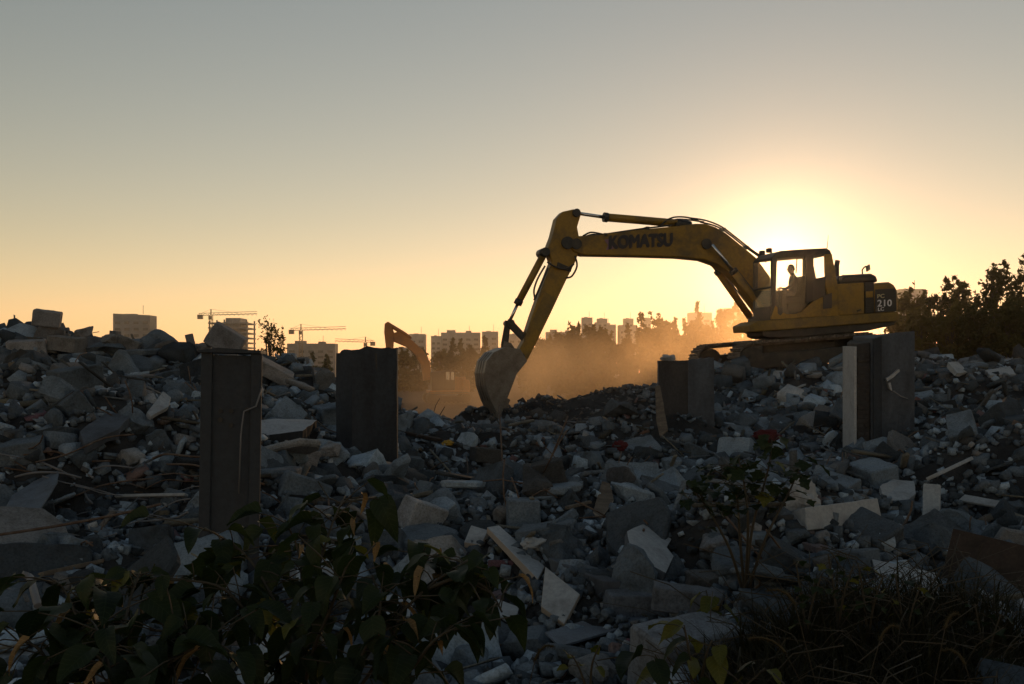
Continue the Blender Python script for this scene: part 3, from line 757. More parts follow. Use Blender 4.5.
# house: deck, engine bay, counterweight
EX.prism('deck_frame', [(750, 325), (759, 320.8), (898, 311.5), (900, 316), (899, 321), (759, 331.5), (751, 332)], .31, WN, M['yellow_dusty'], .03)
EX.prism('deck_frame', [(784, 321), (787, 319), (898, 311.7), (900, 316), (899, 320.8), (787, 329.5), (784, 329)], -1.3, .30, M['yellow_dusty'], .03, None, WN)
EX.prism('boom_foot_bracket', [(757, 318), (768, 312), (790, 310), (792, 330), (768, 334), (758, 331)], -.5, .24, M['dark_metal'], .05, None, .1)
EX.prism('belly_plate', [(762, 331), (898, 320.5), (894, 325), (868, 331), (800, 337), (768, 338), (763, 336)], .3, WN - .12, M['dark_metal'], .03)
EX.prism('belly_plate', [(788, 329), (898, 320.5), (894, 325), (868, 331), (800, 337)], -1.2, .29, M['dark_metal'], .03, None, WN)
EX.prism('side_door', [(837.5, 284), (864, 282.5), (864.5, 313.5), (838, 315.5)], WN - .35, WN - .01, M['yellow'], .02)
EX.prism('engine_bay', [(838, 285), (870, 283.5), (870, 313), (838, 315)], -1.25, WN - .36, M['yellow_dusty'], .03)
EX.prism('vent_panel', [(865, 282.6), (874, 282.2), (874.3, 312.6), (865.2, 313.4)], WN - .3, WN - .03, M['dark_metal'], .01)
for k in range(6):
    y = 300 + k * 2.1
    EX.prism('vent_louvre', [(865.8, y), (873.4, y - .4), (873.4, y + .5), (865.8, y + .9)], WN - .03, WN, M['black'], 0)
EX.prism('vent_hatch', [(866, 291.5), (873, 291), (873, 297.3), (866, 297.8)], WN - .03, WN - .015, M['yellow'], .005)
cw = EX.prism('counterweight', [(873.5, 283.3), (880, 282.3), (891, 281.6), (895.5, 284), (898.5, 290), (900, 300), (900, 311.6), (874, 313.6)], -1.3, WN, M['yellow'], .12)
plate = EX.prism('model_plate', [(875.2, 289.5), (895, 288.3), (896, 293), (896.6, 311.2), (875.3, 312.6)], WN - .01, WN + .006, M['black'], 0, cw)
for body, ya, yb, xa, xb, mt in [('PC', 298.2, 294.4, 877.4, 884.2, 'pale_letters'), ('210', 306.6, 300.0, 877.4, 891.6, 'white_letters'), ('LC', 311.0, 307.6, 878.0, 883.8, 'white_letters')]:
    a0 = EX.p3(xa, ya, WN + .008); a1 = EX.p3(xb, ya - .5, WN + .008); a2 = EX.p3(xa, yb, WN + .008)
    text_part('model_lettering', body, (a2 - a0).length, M[mt], cw, a0, a1 - a0, a2 - a0, .022, .004, (a1 - a0).length)
hd = EX.prism('engine_hood', [(839, 284.5), (841, 277.5), (847, 274.6), (872, 273.3), (877, 275.5), (879, 282.2)], -1.05, WN - .3, M['black'], .07)
EX.rod('exhaust_pipe', [(836.8, 282, .2), (836.6, 266, .2), (837.6, 260.5, .2)], .075, M['dark_metal'])
EX.rod('hood_handrail', [(838, 281, WN - .3), (838.4, 277, WN - .3), (844, 275.2, WN - .3)], .018, M['dark_metal'])
mr = EX.rod('mirror_arm', [(862.5, 274.4, .9), (862.2, 270, .9), (864, 267.5, .9), (866, 266.2, .9)], .022, M['dark_metal'])
c = EX.p3(868, 268, .9); mm = MB(); mm.box((0, 0, 0), (.26, .05, .17)); 
mo = mm.build('mirror_head', M['black'], EX.root, .022); mo.location = c; mo.rotation_euler = (0, R(18), R(35))
EX.rod('door_hinge', [(857, 311.2, WN - .002), (860.5, 309.8, WN - .002)], .02, M['dark_metal'])
# cab
CW0, CW1 = .30, WN
cab_back, cab_roofL, fl = 836.5, 776, 772
cabp = None
def bar(name, pts, w0, w1, mat='yellow_dusty', wref=CW1, bev=.015): return EX.prism(name, pts, w0, w1, M[mat], bev, cabp, wref)
T = .07
cabp = bar('cab', [(772, 257.5), (776, 253.0), (781, 250.8), (800, 249.3), (826.5, 248.0), (830.5, 250.2), (832, 255), (826, 254.6), (778, 258.4)], CW0, CW1, 'dark_metal', CW1, .025)
bar('front_pillar', [(771.6, 258), (777.4, 257.2), (775.6, 305), (771.6, 317)], CW1 - T, CW1, 'black')
bar('front_pillar', [(771.6, 258), (776.4, 257.2), (775.0, 305), (771.6, 317)], CW0, CW0 + T, 'black')
bar('middle_pillar', [(805.5, 255.5), (813.8, 255), (814, 300), (806.5, 304)], CW1 - T, CW1, 'black')
bar('rear_pillar', [(825, 254), (832, 253.5), (837.6, 284), (838, 316), (832.5, 316), (825.6, 285)], CW1 - T, CW1, 'yellow')
bar('rear_pillar', [(825, 254), (831.5, 253.5), (837.6, 284), (838, 316), (832.5, 316), (825.6, 285)], CW0, CW0 + T, 'black')
bar('door_sill', [(771.6, 319.5), (771.6, 305.5), (776.5, 306), (781, 311.5), (787, 314.2), (796, 313.8), (802, 311.8), (807.5, 306.5), (813, 301.5), (822, 297), (832.5, 293.5), (832.6, 316)], CW1 - T, CW1 - .004, 'yellow')
bar('quarter_panel', [(806.5, 302), (813, 279), (825.6, 276.5), (825.8, 297), (813, 302)], CW1 - T + .01, CW1 - .012, 'black')
bar('side_vent', [(823, 295.6), (832, 292.6), (832, 308), (823, 309)], CW1 - .02, CW1 + .008, 'black')
bar('grab_recess', [(777.5, 308), (780, 306.6), (782.6, 308.6), (783, 313), (780.6, 315.6), (777.8, 313.6)], CW1 - .02, CW1 + .004, 'black')
bar('cab_floor', [(771.6, 316), (837, 313), (837, 318), (771.6, 320)], CW0, CW1 - T - .002, 'dark_metal')
bar('right_side_wall', [(771.8, 318), (772, 288), (836, 286), (836, 317)], CW0 + .005, CW0 + .05, 'black')
bar('rear_wall', [(831.6, 317), (827, 285), (832, 283.5), (836.5, 316)], CW0 + T, CW1 - T, 'black')
bar('front_kick_panel', [(771.6, 319), (771.6, 306), (773.4, 306), (773.4, 319)], CW0 + T, CW1 - T, 'dark_metal')
bar('front_header', [(771.4, 260), (772.4, 257), (775.5, 254), (777, 258)], CW0 + .003, CW1 - .003, 'dark_metal')
bar('windscreen_bar', [(771.6, 286), (772.6, 286), (772.6, 288), (771.6, 288)], CW0 + T, CW1 - T, 'black')
bar('windscreen', [(771.9, 259.5), (772.3, 259.5), (772.3, 306), (771.9, 306)], CW0 + T, CW1 - T, 'glass', CW1, 0)
bar('door_window', [(777, 257.8), (805.8, 255.8), (806.6, 305), (801, 311.6), (787, 314), (780, 310.5), (776.2, 305.5)], CW1 - .045, CW1 - .03, 'glass', CW1, 0)
bar('rear_side_window', [(813.6, 255.5), (825.4, 254.8), (825.6, 277), (813.8, 280)], CW1 - .045, CW1 - .03, 'glass', CW1, 0)
bar('right_side_window', [(777, 257.8), (825, 255), (826, 286), (776, 288)], CW0 + .03, CW0 + .04, 'glass', CW1, 0)
EX.rod('wiper_arm', [(797, 256.5, CW0 + .1), (796.5, 266, CW0 + .1), (796, 273, CW0 + .1)], .016, M['black'], cabp)
EX.rod('window_divider', [(803.5, 256.5, CW0 + .04), (803.5, 287, CW0 + .04)], .035, M['black'], cabp)
EX.rod('antenna', [(827, 248.5, WN - .1), (828.4, 235, WN - .1)], .012, M['black'], cabp, 6, .005)
for q in [(762, 253, .4), (769, 250.5, .45)]:
    c = EX.p3(*q); MB().box(c, (.12, .16, .13)).build('work_lamp', M['black'], EX.root, .02)
    MB().tube([c, EX.p3(q[0] + 6, q[1] + 6, q[2])], .02, 6).build('lamp_bracket', M['black'], EX.root)
# seat and console
bar('seat_back', [(798, 277), (802, 276), (806, 297), (799, 301), (796, 297)], .62, 1.06, 'seat', .85, .05)
bar('seat_cushion', [(781, 297), (799, 296), (800, 304), (781, 304)], .58, 1.10, 'seat', .85, .05)
bar('seat_base', [(785, 303), (798, 303), (798, 317), (785, 317)], .66, 1.02, 'black', .85, .02)
bar('control_console', [(777, 291), (781, 290), (784, 316), (776, 316)], .50, 1.1, 'black', .85, .03)
# undercarriage
c0 = EX.uv(752, 360, 1.45); c1 = EX.uv(866, 350, 1.45)
track(EX, .95, 1.55, c0, c1, .45); track(EX, -1.55, -.95, c0, c1, .45)
mid = Vector(((c0[0] + c1[0]) / 2, 0, (c0[1] + c1[1]) / 2))
MB().box(mid + Vector((0, 0, .16)), (2.3, 1.85, .55)).build('car_body', M['dark_metal'], EX.root, .05)
MB().tube([mid + Vector((0, 0, .2)), mid + Vector((0, 0, .52))], .62, 24).build('swing_ring', M['dark_metal'], EX.root)

EX.prism('dark_gap_filler', [(800, 333), (866, 327), (872, 346), (800, 352)], -.85, .85, M['dark_metal'], .04, None, 1.45)  # added dark box: shuts out the bright gap under the rear so it reads shaded

# ---- the operator
def skinned(name, nodes, edges, mat, parent, sub=1, loc=None):
    me = bpy.data.meshes.new(name); me.from_pydata([n[0] for n in nodes], edges, [])
    o = bpy.data.objects.new(name, me); COL.objects.link(o)
    m = o.modifiers.new('skin', 'SKIN'); m.use_smooth_shade = True
    lay = me.skin_vertices[0] if me.skin_vertices else None
    if lay is None:
        bm = bmesh.new(); bm.from_mesh(me); bm.verts.layers.skin.verify(); bm.to_mesh(me); bm.free(); lay = me.skin_vertices[0]
    for i, n in enumerate(nodes): lay.data[i].radius = n[1] if isinstance(n[1], tuple) else (n[1], n[1])
    lay.data[0].use_root = True
    s2 = o.modifiers.new('sub', 'SUBSURF'); s2.levels = sub; s2.render_levels = sub
    dg = bpy.context.evaluated_depsgraph_get(); dg.update()
    m2 = bpy.data.meshes.new_from_object(o.evaluated_get(dg)); m2.name = name
    bpy.data.objects.remove(o)
    m2.materials.clear(); m2.materials.append(mat)
    return link(name, m2, None, parent)

hip = EX.p3(794.5, 293, .85); sB = EX.uv(796, 296, .85)
P0 = EX.root.matrix_world if False else None
bpy.context.view_layer.update()
W = lambda x, y, w: EX.root.matrix_world @ EX.p3(x, y, w)
pw = EX.root.matrix_world @ EX.p3(794, 296, .85)
person = empty('person', pw, math.pi + R(15))
tag(person, 'person in dark jacket sitting in the excavator cab, seen as silhouette', 'person')
L = lambda x, y, w: EX.p3(x, y, w) - EX.p3(794, 296, .85)
nodes = [(L(794.5, 294, .85), (.15, .17)), (L(794, 287, .85), (.135, .16)), (L(793.3, 279.6, .85), (.13, .18)), (L(792.6, 275.6, .85), .085), (L(791.6, 271.5, .85), .068),
         (L(793.5, 278.2, 1.04), .075), (L(792, 285.5, 1.09), .055), (L(785.5, 289, 1.02), .042), (L(781.8, 288.4, .98), .035),
         (L(793.5, 278.2, .66), .075), (L(792, 285.5, .61), .055), (L(785.5, 289, .66), .042), (L(781.8, 288.4, .70), .035),
         (L(792, 294.5, .96), .095), (L(780.5, 294, .99), .075), (L(778.5, 308, .98), .052), (L(775.8, 310.4, .98), .045),
         (L(792, 294.5, .74), .095), (L(780.5, 294, .71), .075), (L(778.5, 308, .72), .052), (L(775.8, 310.4, .72), .045)]
edges = [(0, 1), (1, 2), (2, 3), (3, 4), (2, 5), (5, 6), (6, 7), (7, 8), (2, 9), (9, 10), (10, 11), (11, 12), (0, 13), (13, 14), (14, 15), (15, 16), (0, 17), (17, 18), (18, 19), (19, 20)]
skinned('body', nodes, edges, M['shirt'], person, 1)
# head with brow, nose, chin
bm = bmesh.new(); bmesh.ops.create_uvsphere(bm, u_segments=24, v_segments=18, radius=1)
hc = L(790.9, 269.4, .85)
for v in bm.verts:
    x, y, z = v.co
    X = x * .108; Y = y * .082; Z = z * .134
    if x > 0:                                             # face side (forward)
        X *= 1 - .12 * max(0, -z)
        X += .030 * math.exp(-((z + .12) / .16) ** 2 - (y / .20) ** 2)          # nose
        X += .010 * math.exp(-((z + .52) / .09) ** 2 - (y / .35) ** 2)          # lips
        X += .010 * math.exp(-((z + .85) / .12) ** 2 - (y / .4) ** 2)           # chin
        X -= .010 * math.exp(-((z - .10) / .10) ** 2 - ((abs(y) - .42) / .2) ** 2)  # eye sockets
    Y += math.copysign(.018, y) * math.exp(-((abs(y) - 1) / .2) ** 2 - ((z + .05) / .28) ** 2 - ((x + .05) / .2) ** 2)   # ears
    v.co = Vector((X, Y, Z)) + hc
for f in bm.faces: f.smooth = True
me = bpy.data.meshes.new('head'); bm.to_mesh(me); bm.free(); link('head', me, M['skin'], person)
bm = bmesh.new(); bmesh.ops.create_uvsphere(bm, u_segments=20, v_segments=14, radius=1)
bmesh.ops.delete(bm, geom=[v for v in bm.verts if v.co.z < -.35 or (v.co.x > .45 and v.co.z < .45)], context='VERTS')
for v in bm.verts: v.co = Vector((v.co.x * .117 - .004, v.co.y * .092, v.co.z * .143 + .004)) + hc
for f in bm.faces: f.smooth = True
me = bpy.data.meshes.new('hair'); bm.to_mesh(me); bm.free(); link('hair', me, M['hair'], person)
for w in (.98, .70):                                         # hands closed on the two levers
    hb = L(781.2, 288.2, w)
    hn = [(hb, .034), (hb + Vector((.06, 0, -.005)), .034), (hb + Vector((.09, 0, -.03)), .03)]
    ed = [(0, 1), (1, 2)]
    for k, dy in enumerate((-.03, -.01, .01, .03)):
        b0 = len(hn); hn += [(hb + Vector((.085, dy, .0)), .011), (hb + Vector((.115, dy, -.015 - .004 * abs(k - 1))), .0095), (hb + Vector((.108, dy, -.045)), .0085)]
        ed += [(1, b0), (b0, b0 + 1), (b0 + 1, b0 + 2)]
    b0 = len(hn); hn += [(hb + Vector((.04, .035, .0)), .012), (hb + Vector((.075, .04, -.03)), .010)]; ed += [(0, b0), (b0, b0 + 1)]
    skinned('hand', hn, ed, M['skin'], person, 1)
for w in (.98, .70):
    a = EX.p3(779.0, 288.6, w); MB().tube([a + Vector((0, 0, -.22)), a], .016, 8).build('control_lever', M['black'], EX.root)

# ------------------------------------------------------------------ columns left standing
def world_prism(name, pts_xy, z0, z1, mat, parent, bevel=.012, top=None):
    """plan outline raised from z0 to z1; top gives a height per corner for a broken head"""
    n = len(pts_xy); top = top or [z1] * n
    mb = MB(); vs = [(x, y, z0) for x, y in pts_xy] + [(x, y, t) for (x, y), t in zip(pts_xy, top)]
    mb.add(vs, [tuple(range(n - 1, -1, -1)), tuple(range(n, 2 * n))] + [(i, (i + 1) % n, (i + 1) % n + n, i + n) for i in range(n)])
    return mb.build(name, mat, parent, bevel)

# rusty steel column (H section with a web set back between its flanges), d = 10
def steel_column():
    d = 7.7; xl, xr = px(190, 400, d).x, px(249, 400, d).x; top = px(0, 351.5, d).z
    c = Vector(((xl + xr) / 2, d + .3)); root = empty('steel_column', (c.x, c.y, 0.5)); k_ = .8
    w = (xr - xl); zt, zb = top - .5, 0.0
    # flanges run away from the camera, webs between; slightly splayed by perspective of the real taper
    fl = .085
    world_prism('flange', [(-w / 2, -.30), (-w / 2 + fl, -.30), (-w / 2 + fl, -.25), (-w / 2, -.25)], zb, zt, M['rust_col'], root, .008)
    world_prism('flange', [(w / 2 - fl, -.30), (w / 2, -.30), (w / 2, -.25), (w / 2 - fl, -.25)], zb, zt - .01, M['rust_col'], root, .008)
    world_prism('side_plate', [(-w / 2 + .02, -.249), (-w / 2 + .06, -.249), (-w / 2 + .06, .12), (-w / 2 + .02, .12)], zb, zt - .02, M['rust_col'], root, .006)
    world_prism('side_plate', [(w / 2 - .06, -.249), (w / 2 - .02, -.249), (w / 2 - .02, .12), (w / 2 - .06, .12)], zb, zt - .02, M['rust_col'], root, .006)
    world_prism('web', [(-w / 2 + .061, -.272), (w / 2 - .061, -.272), (w / 2 - .061, -.24), (-w / 2 + .061, -.24)], zb, zt - .03, M['rust_col'], root, .004)
    cap = world_prism('cap_plate', [(-w / 2 - .03, -.325), (-.1, -.335), (w / 2 - .01, -.32), (w / 2 + .01, .13), (-w / 2 - .03, .14)], zt - .012, zt + .022, M['rust_col'], root, .004, [zt + .005, zt + .03, zt + .012, zt + .02, zt + .02])
    b = MB()
    for k, (bx, bz) in enumerate([(-.08, -.46), (.0, -.46), (.12, -.45), (-.08, -.53), (.0, -.57)]):
        MB().tube([(bx, -.288, zt + bz), (bx, -.26, zt + bz)], .018, 8).build('bolt', M['dark_metal'], root)
    MB().tube([(.23, -.32, zt - .28), (.19, -.33, zt - .42), (.1, -.335, zt - .46), (.08, -.33, zt - .64), (.07, -.30, zt - 1.1)], .007, 5).build('hanging_wire', M['wire'], root)
    root.rotation_euler = (0, R(.9), R(11))
    tag(root, 'dark rusty steel column with recessed web, standing left between rubble and shrub', 'column')
steel_column()

def column(name, d, corners_px, ytop, zbase, mats, label, broken):
    """corner columns as seen from left to right: left edge, near arris, right edge; depth is the far side"""
    xl, xm, xr = [px(q, 400, d).x for q in corners_px]; dep = .8
    zt = [px(0, y, d).z for y in ytop]
    cx = (xl + xr) / 2; root = empty(name, (cx, d + dep / 2, zbase))
    # plan: near arris in front; left face recedes to the left, right face to the right
    yl, yr = -dep / 2 + (xm - xl) * .9, -dep / 2 + (xr - xm) * .14
    P = [(xl - cx, yl), (xm - cx, -dep / 2), (xr - cx, yr), (xr - cx - .05, yr + dep * .75), (xl - cx + .06, yl + dep * .7)]
    core = []
    mb = MB(); rows = 16
    rr = random.Random(int(d * 10))
    # faces with uneven surface: rings of the outline, jittered by a few mm, subdivided between the corners
    ring = []
    for i in range(len(P)):
        a, b = Vector(P[i]), Vector(P[(i + 1) % len(P)])
        for k in range(6): ring.append((a.lerp(b, k / 6), i, k / 6))
    n = len(ring); tops = []
    for q, i, t in ring:
        za, zb_ = zt[min(i, len(zt) - 1)], zt[min((i + 1) % len(P), len(zt) - 1)]
        tops.append(za + (zb_ - za) * t - zbase + rr.uniform(-broken, broken))
    vs = []
    for r_ in range(rows + 1):
        for k, (q, i, t) in enumerate(ring):
            z = tops[k] * r_ / rows
            j = 0.0 if r_ == rows else 1.0
            e = mnoise.noise(Vector((q.x * 5 + d, q.y * 5, z * 4))) * .012
            vs.append((q.x * (1 + e * 2), q.y * (1 + e * 2), z))
    fs = [(r_ * n + k, r_ * n + (k + 1) % n, (r_ + 1) * n + (k + 1) % n, (r_ + 1) * n + k) for r_ in range(rows) for k in range(n)]
    vs.append((0, 0, max(tops) - .08)); fs += [(rows * n + k, rows * n + (k + 1) % n, len(vs) - 1) for k in range(n)]
    mb.add(vs, fs)
    o = mb.build('shaft', mats[0], root)
    o.data.materials.append(mats[1])
    for p in o.data.polygons:
        k = p.index % n if p.index < rows * n else 99
        if k < 6: p.material_index = 1
    tag(root, label, 'column')
    return root
c2 = column('concrete_column', 13.0, (333, 352, 396), (353, 348.5, 348, 349, 352), 1.0, (M['conc_dark'], M['conc_dark']), 'dark concrete column with notched head, in front of the small orange excavator', .035)
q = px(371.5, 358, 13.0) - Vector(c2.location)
MB().box((q.x, -.275, q.z - .05), (.13, .16, .22)).build('notch_shade_block', M['black'], c2)  # black block in the front face, its colour standing for shade inside a notch
c3 = column('concrete_column', 17.0, (662, 688, 715), (361.5, 359.5, 357.5, 358, 360), 1.2, (M['conc_mid'], M['conc_brown']), 'grey concrete column with brown left face, below the excavator boom', .02)

# plaster-faced column / wall stub on the right
def plaster_column():
    d = 15.0; root = empty('brick_column', (px(882, 0, d).x, d + .45, 1.15)); X = lambda p: px(p, 0, d).x - root.location.x; Z = lambda y: px(0, y, d).z - 1.15
    bx = px(842, 0, d + 1.0).x - root.location.x
    world_prism('plaster_face', [(bx, .52), (X(857) - .03, -.41), (X(857) + .01, -.41), (bx + .05, .52)], -.1, 0, M['plaster'], root, .006, [Z(344.5), Z(346.5), Z(346.5), Z(344.5)])
    core = world_prism('core', [(X(857) + .02, -.37), (X(872), -.37), (X(872), .50), (bx + .06, .50)], -.1, 0, M['conc_brown'], root, .01, [Z(344), Z(342), Z(338), Z(341)])
    # rough courses of brick laid bare on the front of the core
    rr = random.Random(5); k = 0; z = -.05; bh = .066
    proto = None
    while z < Z(349):
        x = X(858.5) + (0.0 if k % 2 else -.09)
        while x < X(871):
            x0, x1 = max(x, X(858.5) + .004), min(x + .2, X(871.5))
            if x1 - x0 > .03 and not (rr.random() < .12 + (.5 if z > Z(360) else 0)):
                pr = rr.uniform(-.03, .03)
                o = MB().box(((x0 + x1) / 2, -.335 - pr * .5, z + bh / 2), (x1 - x0 - .010, .09, bh - .010)).build('brick', M['brick'], root, .006)
            x += .21
        z += bh; k += 1
    world_prism('concrete_return', [(X(872.4), -.43), (X(897), -.36), (X(919.5), -.28), (X(919), .42), (X(873), .44)], -.1, 0, M['conc_mid'], root, .012, [Z(338), Z(332), Z(330.5), Z(331), Z(334)])
    world_prism('corner_pilaster', [(X(872.6), -.50), (X(881), -.49), (X(881.5), -.434), (X(872.6), -.436)], -.1, 0, M['conc_dark'], root, .01, [Z(339), Z(336), Z(336), Z(339)])
    for pts in [[(886, 378.5), (890, 376), (897, 370.5), (899, 369), (899.5, 371.5), (893, 377.5), (887, 381.5)], [(888, 383), (890.5, 382.6), (892, 391), (889.6, 389)]]:
        mb = MB(); pp = [(X(a), Z(b)) for a, b in pts]; mb.prism(pp, -.46, -.395); mb.build('torn_plaster', M['plaster'], root)
    MB().tube([(X(893), -.47, Z(391)), (X(900), -.46, Z(396)), (X(908), -.44, Z(399))], .012, 5).build('cable', M['wire'], root)
    tag(root, 'tall white plastered column with bare brick and concrete return, under the excavator counterweight', 'column')
plaster_column()

# ------------------------------------------------------------------ second excavator far behind
E2 = Rig((px(443, 0, 78).x, 78, 0.35), R(12), 'excavator')
tag(E2.root, 'small hazy orange excavator far behind the dark concrete column', 'excavator')
b2 = E2.prism('boom', [(393, 333), (398, 331.5), (412, 340), (423, 350), (430, 362), (432, 379), (424, 381), (421.5, 365), (416, 355), (407, 347), (394, 341.5)], -.3, .3, M['orange'], .04)
E2.prism('arm', [(385, 323.5), (388, 321.5), (390.5, 323), (394.5, 333), (393.5, 350), (391, 372), (387.5, 372), (386, 345), (384.5, 332)], -.22, .22, M['orange'], .04)
E2.rod('arm_cylinder', [(388, 324, 0), (403, 333, 0), (411, 338.5, 0)], .16, M['orange'])
E2.prism('bucket_shell', [(386, 371), (391.5, 371), (395, 380), (392, 389), (386.5, 386), (383, 378)], -.5, .5, M['steel'], .04)
E2.prism('cab', [(432, 372), (444.5, 371), (444.5, 390), (432, 391)], .2, 1.3, M['dark_metal'], .05)
cf = E2.prism('cab_frame', [(444, 370.5), (455, 370), (455, 390), (444, 390)], .9, 1.3, M['dark_metal'], .04)
E2.prism('window', [(446, 372), (449.6, 372), (449.6, 380), (446, 380)], 1.29, 1.32, M['chrome'], 0, cf)
E2.prism('window', [(451, 372), (454, 372), (454, 380), (451, 380)], 1.29, 1.32, M['chrome'], 0, cf)
E2.prism('engine_bay', [(444, 376), (466, 377), (466, 391), (444, 391)], -1.3, .85, M['orange'], .06)
E2.prism('counterweight', [(462, 378), (470, 380), (471, 391), (462, 392)], -1.2, 1.2, M['orange'], .12)
E2.prism('deck_frame', [(430, 390.5), (470, 390.5), (470, 393.5), (430, 393.5)], -1.3, 1.3, M['orange'], .03)
track(E2, .9, 1.5, E2.uv(432, 398, 1.2), E2.uv(466, 398, 1.2), .42); track(E2, -1.5, -.9, E2.uv(432, 398, 1.2), E2.uv(466, 398, 1.2), .42)

# ------------------------------------------------------------------ distant buildings
def tower(x0, x1, ytop, d, label, mat='tower', floors=None, dep=None, slope=0.0, cols=0, cat='building'):
    a, b = px(x0, ytop, d), px(x1, ytop, d); w = b.x - a.x; h = a.z; dep = dep or min(w, 9)
    root = empty('apartment_building', ((a.x + b.x) / 2, d + dep / 2, 0)); tag(root, label, cat, 'buildings on the skyline')
    mb = MB(); hw = w / 2
    vs = [(-hw, -dep / 2, -.3), (hw, -dep / 2, -.3), (hw, dep / 2, -.3), (-hw, dep / 2, -.3), (-hw, -dep / 2, h), (hw, -dep / 2, h - slope), (hw, dep / 2, h - slope), (-hw, dep / 2, h)]
    mb.add(vs, [(3, 2, 1, 0), (4, 5, 6, 7), (0, 1, 5, 4), (1, 2, 6, 5), (2, 3, 7, 6), (3, 0, 4, 7)]); mb.build('wall', M[mat], root)
    for k, (fx, fw, fh) in enumerate([(-.25, .22, 1.6), (.2, .14, 1.2)] if w > 14 and slope == 0 else [(-.1, .3, .5)]):
        MB().box((fx * w, 0, h - slope * .5 + fh / 2 - .1), (fw * w, dep * .4, fh)).build('roof_hut', M[mat], root)
    MB().tube([(.22 * w, 0, h), (.22 * w, 0, h + 4.2)], .12, 4).build('roof_mast', M['crane'], root)
    fl = floors if floors is not None else int(h / 3.1)
    vis0 = max(0.0, HZ - (365 - HY) / F * d)
    win = MB()
    step = h / max(fl, 1)
    nb = cols or max(2, int(w / 4.2)); ww = w / nb
    proto = MB().box((0, 0, 0), (ww * .55, .3, step * .42)).mesh('window'); proto.materials.append(M['window'])
    for k in range(fl):
        z = k * step + step * .55
        if z + step * .5 > h - slope or z < vis0 - 6: continue
        for c in range(nb):
            o = link('window', proto, None, root); o.location = (-hw + (c + .5) * ww, -dep / 2 - .02, z)
    return root
tower(113, 150, 313.5, 470, 'broad grey tower block rising behind the left rubble crest', 'tower', 10, None, .8)
tower(287, 335, 343.5, 520, 'low wide office block left of the dark concrete column', 'tower', 6)
tower(396, 409, 347.5, 520, 'low block behind the small orange excavator boom', 'tower', 5)
tower(409, 425, 334, 560, 'narrow tower above the small orange excavator boom', 'pale_tower', 8)
tower(431, 441, 336, 560, 'lower left wing of the long apartment slab', 'pale_tower', 8)
tower(441, 480, 332.5, 575, 'long apartment slab between the two excavators', 'pale_tower', 9)
tower(482, 498, 331.5, 560, 'apartment block just left of the raised bucket linkage', 'pale_tower', 9)
tower(508, 524, 334, 575, 'apartment block seen behind the excavator arm', 'pale_tower', 8)
tower(546, 577, 332, 575, 'low apartment row right of the excavator arm', 'tower', 8)
tower(582, 592.5, 317.5, 600, 'slim tower, left one of the pair above the trees', 'pale_tower', 12)
tower(597.5, 607.5, 318.5, 605, 'slim tower, right one of the pair above the trees', 'pale_tower', 12)
tower(592, 616, 324.5, 620, 'lower block linking the pair of slim towers', 'pale_tower', 10)
tower(624, 633.5, 318.5, 600, 'slim tower with lower wing behind the pointed trees', 'pale_tower', 12)
tower(619, 637, 325, 620, 'lower wing beside the slim tower behind pointed trees', 'pale_tower', 10)
tower(644, 651, 318, 600, 'single slim tower between the pointed trees', 'pale_tower', 12)
tower(690, 712, 312.5, 560, 'squat tower in the sun glow left of the boom foot', 'pale_tower', 11)
tower(720, 742, 308.5, 520, 'hazy tower hidden in the sun glow by the boom foot', 'pale_tower', 11)
tower(900, 926, 289, 430, 'pale apartment tower right of the excavator counterweight', 'pale_tower', 13)

def building_site(x0, x1, ytop, d):
    a, b = px(x0, ytop, d), px(x1, ytop, d); w = b.x - a.x; h = px(0, 323, d).z; root = empty('unfinished_building', ((a.x + b.x) / 2, d + 9, 0))
    tag(root, 'unfinished concrete frame building under the left tower crane', 'building', 'buildings on the skyline')
    n = 11; st = h / n
    for k in range(1, n + 1):
        MB().box((0, 0, k * st), (w, 18, .7)).build('floor_deck', M['tower'], root)
    MB().box((w * .1, 0, h / 2 + 1.4), (w * .38, 12, h + 2.8)).build('lift_core', M['tower'], root)
    for i in range(6):
        for y in (-8, 8):
            MB().box((-w / 2 + .5 + i * (w - 1) / 5, y, h / 2 + .6), (.7, .7, h + 1.2 + (i % 3) * .7)).build('frame_post', M['tower'], root)
building_site(208, 247, 320, 520)

